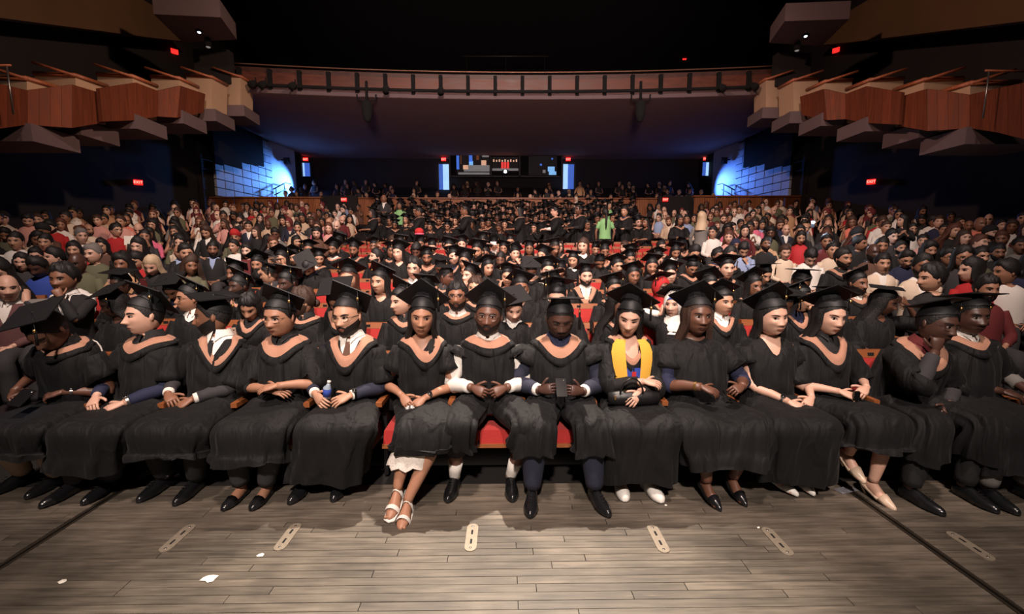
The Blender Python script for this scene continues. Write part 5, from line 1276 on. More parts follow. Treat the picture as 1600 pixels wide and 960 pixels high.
# white lace skirt of the person with crossed ankles is worn under the gown
sp_, base_ = FRONT[5]; root_, info_ = FR[5]
k_, a_ = info_['kn']['R'], info_['an']['R']
b = MB(); P = []; K = 36; a = np.arange(K)*2*PI/K
for t in np.linspace(0, 1, 9):
    c = k_*(1-t)+(k_*.45+a_*.55)*t+np.array([.03, .03, -.03])
    w_ = (.115+.03*t)*(1+.06*np.sin(a*9+t*3)*t)
    P.append(c+np.stack([w_*np.cos(a), (.10+.02*t)*np.sin(a), .012*np.sin(a*9)*(t > .95)], 1))
M_LACE = mat('lace_white', S(226,216,206), .8, var=.25, scale=160, bump=.8)
b.grid(np.array(P), M_LACE, cv=True); b.obj('lace_skirt', root_)

# ------------------------------------------------------------------ rows behind
EYE = 1.225
def head_px(x, y, z):
    d = np.array([x, y, z])-CAM
    X_ = d[0]*_cy-d[1]*_sy; Y_ = d[0]*_sy+d[1]*_cy
    f = Y_*_cp-d[2]*_sp; u = Y_*_sp+d[2]*_cp
    return CX+FPX*X_/f, CY-FPX*u/f
HAIRST = ('short', 'long', 'bob', 'bun', 'curly', 'bald', 'pony')
def parse(t):
    sp = {}
    act = None
    for k in t.split():
        if k[0] in 'mf' and len(k) == 2 and k[1].isdigit(): sp['fem'] = k[0] == 'f'; sp['skin'] = int(k[1])
        elif k in HAIRST: sp['hair'] = k
        elif k in ('black', 'brown', 'auburn', 'blonde', 'grey'): sp['hairc'] = k
        elif k.startswith('hijab:'): sp['hair'] = 'hijab'; sp['hijabc'] = k[6:]; sp['noear'] = 1
        elif k.startswith('turban:'): sp['hair'] = 'turban'; sp['hijabc'] = k[7:]
        elif k == 'c': sp['cap'] = 1
        elif k.startswith('ct'): sp['cap'] = 1; sp.setdefault('capp', {})['tilt'] = float(k[2:])
        elif k.startswith('cy'): sp['cap'] = 1; sp.setdefault('capp', {})['yaw'] = float(k[2:])
        elif k == 'G': sp['gown'] = 1
        elif k == 'h': sp['hood'] = 1; sp['gown'] = 1
        elif k[0] == 'y' and k[1:].lstrip('-').isdigit(): sp['_y'] = float(k[1:])
        elif k[0] == 'p' and k[1:].lstrip('-').isdigit(): sp['_p'] = float(k[1:])
        elif k[0] == 'r' and k[1:].lstrip('-').isdigit(): sp['_r'] = float(k[1:])
        elif k == 'bare': sp['bare'] = 1
        elif k == 'g': sp['glasses'] = 1
        elif k.startswith('beard'): sp['beard'] = float(k[5:] or .6)
        elif ':' in k: a, b_ = k.split(':'); sp[a] = b_
        elif k == 'smile': sp.setdefault('hp', {})['smile'] = .8; sp['teeth'] = 1
        else: act = k
    sp['head'] = (D(sp.pop('_y', 0)), D(sp.pop('_p', 0)), D(sp.pop('_r', 0)))
    sp['act'] = act
    return sp
def apply_act(sp):
    a = sp.get('act')
    if a == 'phone': sp['wristR'] = (-.10, -.27, .86); sp['handR'] = dict(f=(.3, -.2, .9), n=(-.6, -.8, .1), curl=(30, 40, 30)); sp['wristL'] = (.05, -.25, .74)
    if a == 'photo':
        sp['faceR'] = ((-.05, -.20, .02), (.3, 0, .95), .09); sp['faceL'] = ((.07, -.20, .02), (-.3, 0, .95), .09)
        sp['handR'] = dict(f=(.3, 0, .95), n=(-.5, .8, 0), curl=(30, 40, 30)); sp['handL'] = dict(f=(-.3, 0, .95), n=(.5, .8, 0), curl=(30, 40, 30))
    if a == 'cheek': sp['faceR'] = ((-.080, -.06, -.05), (.1, .1, 1), .10); sp['handR'] = dict(f=(.1, .1, 1), n=(-.9, -.3, 0), curl=(20, 30, 30))
    if a == 'mouth': sp['faceL'] = ((.01, -.115, -.07), (-.35, .1, .9), .10); sp['handL'] = dict(f=(-.4, .1, .9), n=(.5, -.9, 0), curl=(50, 60, 40))
    if a == 'call': sp['faceR'] = ((-.093, -.02, -.01), (.1, .1, 1), .10); sp['handR'] = dict(f=(.1, .1, 1), n=(-1, 0, 0), curl=(25, 30, 30))
    if a == 'callL': sp['faceL'] = ((.093, -.02, -.01), (-.1, .1, 1), .10); sp['handL'] = dict(f=(-.1, .1, 1), n=(1, 0, 0), curl=(25, 30, 30))
    if a == 'headhand': sp['faceL'] = ((.07, -.09, .06), (-.7, .1, .6), .12); sp['handL'] = dict(f=(-.75, .1, .6), n=(.4, -.9, .3), curl=(10, 15, 10), spread=.16); sp['poleL'] = (.9, -.1, -.4)
    if a == 'crossed':
        sp['wristR'] = (.10, -.20, .74); sp['wristL'] = (-.10, -.23, .77); sp['handR'] = dict(f=(.95, 0, .1), n=(0, -.9, .4), curl=(15, 20, 15)); sp['handL'] = dict(f=(-.95, 0, 0), n=(0, -.9, .4), curl=(15, 20, 15))
    if a == 'clap': sp['wristR'] = (-.05, -.30, .88); sp['wristL'] = (.05, -.30, .88); sp['handR'] = dict(f=(.2, -.4, .8), n=(-1, 0, 0)); sp['handL'] = dict(f=(-.2, -.4, .8), n=(1, 0, 0))
ACTW = {'phone': 'holding up a phone', 'photo': 'taking a picture with a phone', 'cheek': 'cheek resting on a hand', 'mouth': 'hand at the mouth', 'call': 'phone at the ear', 'callL': 'phone at the ear',
        'headhand': 'hand spread over the cap', 'crossed': 'arms crossed', 'clap': 'hands raised together'}
COLW = {'suit_brown': 'brown suit', 'suit_navy': 'dark navy suit', 'suit_grey': 'grey suit'}
def describe(sp, place):
    w_ = []
    if sp.get('gown'):
        c = 'black gown'
        if sp.get('hood'): c += ', tan hood'
        if sp.get('hair') == 'hijab': c += f" and {sp['hijabc']} headscarf"
        elif not sp.get('cap'): c += ', no cap'
        w_.append(c)
    else:
        t = sp.get('jacket') or sp.get('top') or 'dark'
        w_.append((COLW.get(t) or (t+(' jacket' if sp.get('jacket') else ' top'))))
        if sp.get('cap'): w_.append('black cap')
        if sp.get('hair') == 'turban': w_.append(f"{sp['hijabc']} turban")
        if sp.get('hair') == 'hijab': w_.append(f"{sp['hijabc']} headscarf")
    if sp.get('glasses'): w_.append('glasses')
    if sp.get('act') in ACTW: w_.append(ACTW[sp['act']])
    y_, p_, r_ = sp['head']
    if p_ > .3: w_.append('head bowed')
    elif y_ < -.55: w_.append('turned to their right')
    elif y_ > .55: w_.append('turned to their left')
    while True:
        s_ = 'person in '+', '.join(w_)+', '+place
        if len(s_.split()) <= 16: return s_
        if len(w_) > 1: w_.pop()
        else: w_ = [w_[0].replace(', tan hood', '').replace(' and ', ', ')]; return 'person in '+w_[0]+', '+place
LABELS = {}
N_PERSON = len(FRONT)
def put(sp, lod, x, y, z, rz, place):
    global N_PERSON
    apply_act(sp)
    sp['label'] = describe(sp, place); sp['group'] = place[0].upper()+place[1:] if False else 'people '+(place.split(',')[0]+' of graduates' if 'straight' in place else place)
    sp.setdefault('seed', N_PERSON+31); N_PERSON += 1
    if sp.get('gown'):
        sp.setdefault('gv', .16); sp.setdefault('gs', .62); sp.setdefault('sleeve', ('black', .9) if not sp.get('fem') else None)
        if sp['sleeve'] is None: sp.pop('sleeve')
        sp.setdefault('hem', .3); sp['wing'] = False
        rq = random.Random(sp['seed'])
        if rq.random() < (.8 if not sp.get('fem') else .55): sp.setdefault('shirt', rq.choice(('black', 'black', 'black', 'charcoal', 'white', 'navy')))
    elif not sp.get('stand'):
        c = sp.get('jacket') or sp.get('top') or 'charcoal'
        if not sp.get('bare'): sp.setdefault('sleeve', (c, .93))
        sp.setdefault('trousers', 'charcoal')
        if not sp.get('jacket') and not sp.get('top'): sp['top'] = c
        if sp.get('jacket'): sp.setdefault('shirt', 'white')
    else:
        c = sp.get('jacket') or sp.get('top')
        sp.setdefault('sleeve', (c, .93) if not sp.get('bare') else (c, .35)); sp.setdefault('trousers', 'black')
        if sp.get('jacket'): sp.setdefault('shirt', 'white')
    return build_person(sp, lod, (x, y, z), rz)
TAKEN = []
R2 = random.Random(5)
def jitter_hp(rs, fem):
    return dict(w=rs.uniform(.92, 1.06), jaw=rs.uniform(.2, .33) if not fem else rs.uniform(.26, .36), nose=rs.uniform(.8, 1.2), nw=rs.uniform(.9, 1.3), lip=rs.uniform(.9, 1.3), round=rs.uniform(0, .6), smile=rs.choice((0, 0, .3, .7)))
def grad_at(px, py, toks, extra=None):
    sp = parse(toks); sp.setdefault('gown', 1)
    def cost(k):
        x_ = at_y(px, py, ROWY[k])[0]; gap = min([abs(tx-x_) for tx, ty in TAKEN if abs(ty-ROWY[k]) < .1] or [9])
        return abs(head_px(0, ROWY[k], float(zf(0, ROWY[k]))+EYE)[1]-py)+max(0, .40-gap)*120
    best = min(range(1, 9), key=cost)
    k = best; y = ROWY[k]; x = at_y(px, py, y)[0]
    for _ in range(3):                            # neighbours keep half a seat apart
        for tx, ty in TAKEN:
            if abs(ty-y) < .1 and abs(tx-x) < .38: x = tx+(.38 if x >= tx else -.38)
    z = float(zf(x, y))
    want = at_y(px, py, y)[2]-z                   # wanted eye height
    sp['hipz'] = .555
    bow = max(0, sp['head'][1])*.05
    sp['sc'] = float(np.clip(want/(EYE-bow), .93, 1.07))
    rs = random.Random(int(px*7+py)); sp.setdefault('hp', {}); sp['hp'] = dict(jitter_hp(rs, sp.get('fem')), **sp['hp'])
    if sp.get('cap'):
        cp = sp.setdefault('capp', {}); cp.setdefault('tilt', rs.uniform(20, 46)); cp.setdefault('yaw', rs.uniform(15, 60)); cp.setdefault('side', rs.uniform(-8, 8)); cp.setdefault('tdir', rs.choice(((.75, -.65), (.9, -.3), (-.7, -.7), (.6, .75))))
    if extra: sp.update(extra)
    lod = 2 if k <= 3 else 1
    if sp.get('hood') : sp.setdefault('hv', rs.uniform(.08, .26)); sp['gv'] = sp['hv']; sp.setdefault('hw', rs.uniform(.045, .075))
    root, info = put(sp, lod, x, y, z, rs.uniform(-.06, .06), f'{ORD[k]} row, straight behind '+behind(x))
    TAKEN.append((x, y)); return root, info, sp
ROWS = '''195 472 m6 short ct-5 cy5 h y-10 p5|190 487 f6 bob ct-8 cy35 y-40 p20|300 468 m3 short g c y-45 p-4|279 459 f4 bob ct8 cy10 h p38|376 452 m6 short beard.5 c h y-25 p0|369 432 m4 short c y-12
394 484 f3 bob y6 p24 phone h|475 474 m2 bun brown h y-48 p-4 beard.25|454 443 m6 short beard.4 c y-22 p8|426 440 m2 short brown c h y-75 p4|403 414 f3 long c p6 y8|441 407 f2 bob c photo|460 413 m2 short c y10 p5|484 416 m3 short ct-30 cy30 p48
497 411 f2 long c y30 p12 h|521 391 m4 short beard.7 c h|554 391 m4 short beard.3 c h p8|545 437 f2 long auburn c h y4 smile|529 466 f4 bob ct6 cy8 h p36 mouth|596 442 m2 long c y-18 p-2|589 403 m1 short beard.5 y-50 p-8|585 386 m4 short c headhand
632 472 m1 short c h y-42 p2|624 396 f1 long c y-14|613 379 f1 long brown p10 y20|627 382 m2 short c p8 y-8|658 383 m4 short c h beard.2|676 386 m1 short c p20|647 421 m1 short g h y-2 shirt:white|668 403 m4 short c beard.3 p10 h|671 454 m4 short c h p18 y-25 lid
690 416 m4 short c p34|699 433 m5 short ct4 y60 p8 h|702 388 m2 short beard.8 c h smile|721 383 f1 long c y6|725 410 f3 long c mouth y-8|735 436 m1 short brown c y-40 p-8 mouth|744 457 f2 long brown y-14 p-8 h|714 467 m4 short beard.35 g h shirt:white p-10
746 394 m3 short beard.3 c h y-6|758 408 f4 long c p4|782 416 f5 bob p6|793 440 f2 long c cheek y-6|760 430 f2 long c y24 p6|787 399 f3 bob c g h|772 386 m2 short c photo h|755 379 m1 short c p10|790 378 m2 short c p12|813 451 m4 short c y4
801 495 f1 short ct-14 cy18 p18 y8 shirt:white|804 404 m1 short c h y12 mouth|830 421 m4 short ct-2 cy4 p36 h|827 399 f4 long c|849 402 f2 long c y-30 p-8|855 424 m1 short c y6 p2|852 446 f4 long c y20 p8|872 464 m1 short c y-14 p16|876 421 f3 long c p24 y-8|897 407 f2 bob c y-20 p10
915 433 m1 short beard.8 c h y4 shirt:white tie:cream|874 386 f1 long c h y-8|912 386 f1 long brown y-20|936 415 m4 short c p34|944 394 m4 short beard.3 c h p12|930 394 m2 short c g p14|963 424 m2 short g c y12|957 455 m3 short beard.4 c h y10 p2|965 480 f5 curly h y20 p4
988 442 f4 long c y6 smile|983 417 m3 short c p8|979 389 f1 long brown y-60|985 400 f3 bob c p14|1018 436 f3 bob c mouth y-10 p6|1031 464 f5 hijab:red c h g y12 p-2|1047 438 f1 long c y-8 p-6|1054 480 f1 hijab:white c call y-30 p-4|1078 432 m3 short g c p28 h
1104 448 m2 short c y12 p2 r8|1136 421 m1 short c y-10 p-2 h|1128 474 m2 short c h y14 p-4|1175 460 f4 long c g y10 h|1027 409 m1 short c h g smile y10|1033 387 m2 short g h y8|1054 394 f3 bob c p22|1083 396 m2 short p24|1121 401 m4 short beard.5 y12 h
1191 429 m2 short c g p22 h|1218 473 m5 short ct4 cy10 p26|1251 467 f2 long c callL y26 p6 h|1247 440 m4 short c p30|1337 456 m4 short beard.7 c h y12 shirt:white|1372 474 f5 long ct8 cy15 y40 p14 headhand|1300 470 m5 short c p30 y-20'''
ENT = sorted((e for ln in ROWS.split('\n') for e in ln.split('|')), key=lambda e: -float(e.split()[1]))
if True:
    for e in ENT:
        q = e.split(); px, py = float(q[0]), float(q[1]); tk = ' '.join(q[2:])
        ex = {}
        if 'lid' in q: ex['lid'] = .3; tk = tk.replace('lid', '')
        if 'hijab:white' in tk: ex['underscarf'] = 'blue'; ex['sleeve'] = ('white', .95)
        if 'tie:' in tk: ex['hv'] = .34; ex['hw'] = .13
        r_, inf, sp_ = grad_at(px, py, tk, ex)
        if sp_['act'] in ('phone', 'photo', 'call', 'callL'):
            a = 'phone' if sp_['act'] == 'phone' else 'photo' if sp_['act'] == 'photo' else 'call'
            key = 'L' if sp_['act'] == 'callL' else 'R'
            sh, el, wr, path, rad, f, n = inf['arms'][key]; s_ = sp_['sc']
            lp = wr+f*.10+(np.array([.02, -.02, .0]) if a == 'phone' else np.array([.055, -.01, .0]) if a == 'photo' else np.array([(.02 if key == 'R' else -.02), -.03, 0]))
            wp = np.array(r_.location)+lp*s_
            row_ = ', '.join(sp_['label'].split(', ')[-2:])
            phone(wp, (Rz(.3) @ Rx(.25)) if a == 'phone' else Ry(PI/2) if a == 'photo' else Rz(PI/2) @ Rx(.2), {'phone': 'pinkish phone held up', 'photo': 'phone held sideways to take a picture', 'call': 'black phone pressed to an ear'}[a]+' in the '+row_,
                  case=CLO['nude'] if a == 'phone' else M_PHONE if a == 'call' else M_METAL, group='phones in the crowd')
# every other seat of the central block
def rand_grad(rs):
    fem = rs.random() < .48; sp = dict(fem=fem, skin=rs.choice((1, 1, 2, 2, 3, 3, 4, 4, 4, 5, 6)), gown=1, hp=jitter_hp(rs, fem))
    sp['hair'] = rs.choice(('long', 'long', 'bob', 'long', 'curly')) if fem else 'short'
    sp['hairc'] = rs.choice(('black', 'black', 'black', 'brown')); sp['cap'] = 1 if rs.random() < .88 else 0
    if not fem and rs.random() < .5: sp['beard'] = rs.choice((.3, .5, .7))
    if rs.random() < .2: sp['glasses'] = 1
    if rs.random() < .6: sp['hood'] = 1; sp['hv'] = rs.uniform(.08, .26); sp['gv'] = sp['hv']; sp['hw'] = rs.uniform(.045, .075)
    sp['head'] = (rs.gauss(0, .28), rs.choice((-.05, 0, .05, .1, .3, .5)), rs.gauss(0, .06)); sp['sc'] = rs.uniform(.95, 1.04)
    sp['capp'] = dict(tilt=rs.uniform(14, 44), yaw=rs.uniform(10, 70), side=rs.uniform(-8, 8), tdir=rs.choice(((.75, -.65), (.9, -.3), (-.7, -.7))))
    sp['act'] = rs.choice((None,)*8+('mouth', 'cheek'))
    return sp
for k in range(1, 9):
    off = -.14 if k % 2 == 0 else -.14+PIT/2
    for i in range(-7, 8):
        x = off+i*PIT; y = ROWY[k]
        if any(abs(tx-x) < .37 and abs(ty-y) < .1 for tx, ty in TAKEN): continue
        if k >= 8 or (k == 7 and R2.random() < .7): continue
        px, py = head_px(x, y, float(zf(x, y))+EYE)
        if px < 150 or px > 1425: continue
        if k == 1 and px > 1310: continue
        if k <= 4 and any(abs(float(e.split()[0])-px) < 15 and py-34 < float(e.split()[1]) < py-2 for e in ENT): continue
        sp = rand_grad(R2); TAKEN.append((x, y))
        put(sp, 2 if k <= 2 else 1, x, y, float(zf(x, y)), R2.uniform(-.06, .06), f'{ORD[k]} row, straight behind '+behind(x))

# people on their feet between the blocks
STAND = []
def standing(px, py, y, toks, face, lb, **kw):
    sp = parse(toks); sp['stand'] = 1; x = at_y(px, py, y)[0]; z = float(zf(x, y)) if 'z' not in kw else kw.pop('z')
    want = at_y(px, py, y)[2]-z
    sp['sc'] = float(np.clip(want/1.61, .90, 1.12)); sp.update(kw)
    rs = random.Random(int(px)); sp['hp'] = jitter_hp(rs, sp.get('fem'))
    if sp.get('gown'): sp.setdefault('hem', .32); sp.setdefault('hw', .08)
    r_ = put(sp, 1, x, y, z, D(face), 'standing'); STAND.append((x, y))
    r_[0]['label'] = lb; r_[0]['group'] = 'people on their feet'
    return r_
AR = dict(wristR=(-.16, -.30, 1.12), wristL=(.10, -.34, 1.10), handR=dict(f=(.4, -.9, 0), n=(-.2, 0, 1)), handL=dict(f=(-.4, -.9, 0), n=(.2, 0, 1)))
standing(600, 311, 18.5, 'm4 bald jacket:charcoal y0', 0, 'person in dark suit and white shirt standing tall before the parapet', **AR)
standing(625, 322, 17.5, 'f4 long top:green bare y-20', 10, 'person in pale green printed shirt standing beside the dark suit')
standing(582, 334, 14.2, 'f4 bob c h G', -50, 'person in gown standing at the aisle with an arm stretched out', **AR)
standing(655, 331, 14.0, 'm4 short ct6 h', -80, 'person in gown and drooping cap walking behind the pink headwear', **AR)
standing(727, 329, 14.0, 'm4 short ct2 h', -75, 'person in gown and pale edged cap walking behind the empty seats', **AR)
standing(812, 331, 14.0, 'f4 bob ct0 h', -78, 'person in gown and grey topped cap walking, papers in hand', **AR)
standing(868, 331, 14.0, 'm1 short ct8 h', -80, 'person in gown with white rolled sleeve walking, arm forward', sleeve=('white', .9), **AR)
standing(905, 328, 14.0, 'm5 short ct2 h', -60, 'tall person in gown, hood and flat cap turning towards the walkers', **AR)
standing(946, 334, 13.6, 'f4 pony top:green bare', 178, 'person in pale green shirt seen from behind among the empty seats')
standing(952, 318, 18.0, 'f2 long top:green bare', 10, 'person in pale green shirt facing forward, farther off', sc=.95)
standing(976, 331, 14.0, 'm2 short h', -40, 'person in gown and hood, no cap, holding a bright tablet', **AR)
standing(1010, 350, 12.6, 'f4 long ct10 cy20 G', -60, 'person in gown and pale edged cap with a hand on the hip', **AR)
standing(1062, 345, 12.4, 'm4 bob h', 5, 'person in wide black gown looking at a phone near the aisle', fat=1.2, **AR)
standing(1097, 341, 11.8, 'f1 long blonde top:grey', 140, 'fair haired person in grey knit top seen from behind', hlen=.26)
standing(1412, 347, 10.2, 'f2 long top:black y-60 p-10', -30, 'person in black clothes with long loose hair standing among seats', wristR=(-.10, -.34, 1.30), wristL=(.02, -.34, 1.28), handR=dict(f=(.4, -.3, .7), n=(-.8, -.3, .4)), handL=dict(f=(-.4, -.3, .7), n=(.8, -.3, .4)))
standing(906, 287, 26.0, 'm3 short top:tan', 0, 'person in tan shirt standing behind the ribbed parapet', z=zrear(26.0)-.2)
standing(900, 318, 22.8, 'f3 hijab:cream top:cream', -60, 'person in cream robe and headscarf before the ribbed parapet')
p = at_y(967, 361, 13.5); phone(p, Rx(D(-40)) @ Rz(.4), 'bright tablet held by the standing person without a cap', glow=M_GLOW, sz=(.17, .01, .24), cat='tablet')
# pale round hat in hot pink in the last filled row

# ------------------------------------------------------------------ side blocks of guests
def arc_hit(px, R_):
    d = ray(px, 400)[:2]; d = d/np.linalg.norm(d)
    # |t d - (0,-8)| = R
    b_ = d[1]*8; c_ = 64-R_*R_; t = -b_+math.sqrt(b_*b_-c_); return t*d
SIDE_R = [8+4.85+.92*j for j in range(19)]
PLACE = {-1: 'below the brighter blue wall', 1: 'below the darker blue wall'}
GORD = ORD+['thirteenth', 'fourteenth', 'fifteenth']
def gplace(j, x): return f'{GORD[j]} guest bench '.replace('bench', 'row')+PLACE[1 if x > 0 else -1]
SIDE_TAKEN = []
def aud_at(px, py, toks, seat_=True):
    sp = parse(toks); best = None
    for j, R_ in enumerate(SIDE_R[:12]):
        x, y = arc_hit(px, R_); z = float(zf(x, y)); e = abs(head_px(x, y, z+EYE)[1]-py)
        if abs(x) < 4.5: e += 30
        e += 60*max(0, .48-min([math.hypot(x-tx, y-ty) for tx, ty in SIDE_TAKEN+TAKEN] or [9]))
        if best is None or e < best[0]: best = (e, j, x, y, z)
    e, j, x, y, z = best
    want = at_y(px, py, y)[2]-z; sp['sc'] = float(np.clip(want/EYE, .9, 1.08))
    rs = random.Random(int(px*3+py)); sp['hp'] = dict(jitter_hp(rs, sp.get('fem')), **sp.get('hp', {}))
    rz = -math.atan2(x, y+8)
    r_ = put(sp, 2 if j < 2 else 1, x, y, z, rz, gplace(j, x))
    SIDE_TAKEN.append((x, y))
    return r_, sp
GUESTS = '''2 452 m1 bald jacket:suit_brown y25|61 416 m6 short top:blue p22 y-10|97 437 m4 short jacket:black mouth y-10|33 411 f1 bob g top:charcoal y5|123 411 m6 bald top:olive y-12 p10|148 398 m1 short grey top:olive y-20|88 403 f1 pony top:charcoal y-45|58 401 m1 short top:black p8
191 414 f4 curly jacket:tan smile phone y-6|240 413 f1 bob blonde top:black p24 y-10 phone|294 417 f4 curly brown top:olive y32|290 396 m2 short top:black y20 p5|333 391 m4 short beard1 jacket:black shirt:lightblue y12|368 386 f2 short top:white y-20|370 372 m3 turban:red top:olive|433 366 m5 short jacket:suit_grey p14
468 357 m2 short beard.3 jacket:beige mouth|516 358 f1 long auburn top:floral|497 365 f1 long top:brown p8|392 355 m2 short jacket:suit_navy|222 357 m1 bald top:navy p26|237 367 f4 long top:pink|130 370 m1 short grey top:white y25|28 378 m2 short top:white|74 380 m2 short top:coral|118 392 f2 bob top:red
1380 413 m2 short jacket:cream smile crossed|1442 418 m4 short beard.4 jacket:cream crossed|1468 437 m2 short top:black y-75|1528 424 f1 bob top:red y-75|1547 453 m3 short beard.8 top:maroon y8|1584 427 f3 bun top:white y-80|1316 405 m3 short beard.2 h G y20|1265 398 m1 short top:white p40|1226 394 f1 short brown top:cream p12
1362 396 m6 bald beard.6 top:brown y14|1376 386 m3 short top:black y-6|1415 404 m2 short g top:navy p20|1404 389 m2 short beard.5 top:black y14|1482 403 m3 short g top:charcoal y6|1504 404 f3 bob g top:charcoal|1530 402 m2 short g top:olive y14|1558 396 m4 short beard.9 top:black|1450 393 f3 curly top:charcoal y10|1591 385 m4 short top:grey
1195 383 m4 short beard.3 top:black y6 p-6|1160 388 m2 short top:lightblue mouth p34|1137 372 f1 long auburn top:floral y-10|1113 364 m2 short top:white y-30|1300 392 m2 short hairc top:cream|1248 372 f2 bob top:red p10|1225 360 m1 bald jacket:suit_navy'''
for ln in GUESTS.split('\n'):
    for e in ln.split('|'):
        q = e.split(); tk = ' '.join(q[2:]).replace(' hairc', '')
        r_, sp_ = aud_at(float(q[0]), float(q[1]), tk)
        root_, inf = r_
        if sp_['act'] == 'phone':
            sh, el, wr, path, rad, f, n = inf['arms']['R']; s_ = sp_['sc']; lp = Rz(root_.rotation_euler[2]) @ (wr+f*.10+np.array([.02, -.02, 0]))
            phone(np.array(root_.location)+lp*s_, Rz(.3) @ Rx(.25), 'pale pink phone held up by the person in tan jacket' if sp_.get('jacket') == 'tan' else 'red cased phone held by the fair haired person in black', case=CLO['nude'] if sp_.get('jacket') == 'tan' else CLO['maroon'])
TOPS = ('black', 'black', 'black', 'charcoal', 'charcoal', 'white', 'white', 'cream', 'beige', 'navy', 'red', 'maroon', 'pink', 'grey', 'brown', 'floral', 'lightblue', 'olive', 'purple', 'coral', 'tan')
def rand_guest(rs):
    fem = rs.random() < .5; sp = dict(fem=fem, skin=rs.choice((0, 1, 1, 2, 2, 3, 3, 4, 4, 5)), hp=jitter_hp(rs, fem)); c = rs.choice(TOPS)
    sp['hair'] = rs.choice(('long', 'long', 'bob', 'bun', 'curly')) if fem else rs.choice(('short', 'short', 'short', 'bald'))
    if fem and rs.random() < .05: sp['hair'] = 'hijab'; sp['hijabc'] = rs.choice(('beige', 'navy', 'maroon')); sp['noear'] = 1
    if not fem and rs.random() < .04: sp['hair'] = 'turban'; sp['hijabc'] = 'black'
    sp['hairc'] = rs.choice(('black',)*9+('brown', 'brown', 'brown', 'auburn'))
    if not fem and rs.random() < .4: sp['beard'] = rs.choice((.3, .6))
    if rs.random() < .18: sp['glasses'] = 1
    if rs.random() < .2: sp['jacket'] = rs.choice(('suit_navy', 'suit_grey', 'black', 'beige')); sp['shirt'] = rs.choice(('white', 'lightblue', 'cream'))
    else: sp['top'] = c; sp['bare'] = fem and rs.random() < .4
    sp['head'] = (rs.gauss(0, .35), rs.choice((-.08, 0, .05, .1, .35)), rs.gauss(0, .07)); sp['sc'] = rs.uniform(.93, 1.05)
    sp['act'] = rs.choice((None,)*7+('mouth', 'crossed', 'clap'))
    return sp
R3 = random.Random(77); SPOTS = []
for j, R_ in enumerate(SIDE_R):
    da = .57/R_; a = math.asin(4.85/R_)
    while True:
        x, y = R_*math.sin(a), R_*math.cos(a)-8
        if x > 12.7 or y < 3.6: break
        for sx in (-1, 1):
            X_ = sx*(x+R3.uniform(-.05, .05)); z = float(zf(X_, y)); px, py = head_px(X_, y, z+EYE)
            if -30 < px < 1630 and not (y > 20.2 and abs(X_) > 7.5) and not (y > 14.4 and abs(X_) < 5.0+.256*(y-14.9)) and R3.random() < .90: SPOTS.append((math.hypot(X_, y), X_, y, z, -sx*a, j))
        a += da
SPOTS.sort()
SPOTS = [s_ for s_ in SPOTS if not any(math.hypot(s_[1]-tx, s_[2]-ty) < .50 for tx, ty in SIDE_TAKEN+TAKEN+STAND)]
LIMIT = 300
n_ind = max(0, LIMIT-N_PERSON)
for s_ in SPOTS[:n_ind]:
    _, x, y, z, rz, j = s_
    sp = rand_guest(R3); put(sp, 1, x, y, z, rz, gplace(min(j, 14), x))
for s_ in SPOTS[:int(n_ind*.8)]:
    if s_[5] <= 3: seat(s_[1], s_[2], s_[4], label='red theatre seat under a guest, '+gplace(s_[5], s_[1]), group='guest seats, '+PLACE[1 if s_[1] > 0 else -1], z=s_[3])
# the far crowd: more people than one could pick apart
def template(sp):
    before = set(o.name for o in COL.objects)
    sp = dict(sp); apply_act(sp); sp['act'] = None; sp['label'] = 'tmp'; sp['wing'] = False; sp['nolegs'] = True
    if not sp.get('gown'): sp.setdefault('sleeve', (sp.get('jacket') or sp.get('top'), .93))
    root, _ = build_person(sp, 0, (0, 0, 0), 0)
    out = []
    for o in [o for o in COL.objects if o.name not in before]:
        if o.type == 'MESH':
            me = o.data; V = np.empty(len(me.vertices)*3); me.vertices.foreach_get('co', V); V = V.reshape(-1, 3)*sp.get('sc', 1)
            out.append((V, [tuple(p.vertices) for p in me.polygons], [me.materials[p.material_index] for p in me.polygons]))
    for o in [o for o in COL.objects if o.name not in before]:
        bpy.data.objects.remove(o)
    return out
def crowd(name, label, cat, tmpl, spots, rs):
    Vs, Fs, Ms, mats, n = [], [], [], [], 0
    for x, y, z, rz in spots:
        T_ = rs.choice(tmpl); Rm = Rz(rz+rs.uniform(-.3, .3)); dz = rs.uniform(-.05, .04)
        for V, Fc, Mm in T_:
            Vs.append(V @ Rm.T+np.array([x, y, z+dz])); Fs += [tuple(i+n for i in f) for f in Fc]; n += len(V)
            for m_ in Mm:
                if m_ not in mats: mats.append(m_)
                Ms.append(mats.index(m_))
    me = bpy.data.meshes.new(name); me.from_pydata(np.vstack(Vs).tolist(), [], Fs)
    for m_ in mats: me.materials.append(m_)
    me.polygons.foreach_set('material_index', np.array(Ms, dtype=np.int32)); me.polygons.foreach_set('use_smooth', np.ones(len(Fs), dtype=bool)); me.update()
    o = bpy.data.objects.new(name, me); COL.objects.link(o); tag(o, label, cat, kind='stuff'); return o
tg = [template(rand_grad(R3)) for _ in range(22)]
tq_ = [template(rand_guest(R3)) for _ in range(30)]
gs_ = []
for k in range(11):
    y = 14.9+k*.86; hw_ = 4.3+.22*k
    x = -hw_+R3.uniform(0, .2)
    while x < hw_:
        if R3.random() < .94: gs_.append((x, y, float(zf(x, y)), 0.0))
        x += .56
gs_ = [g for g in gs_ if not any(math.hypot(g[0]-tx, g[1]-ty) < .5 for tx, ty in STAND)]
crowd('graduate_crowd', 'far rows of seated graduates in black gowns before the ribbed parapet', 'crowd', tg, gs_, R3)
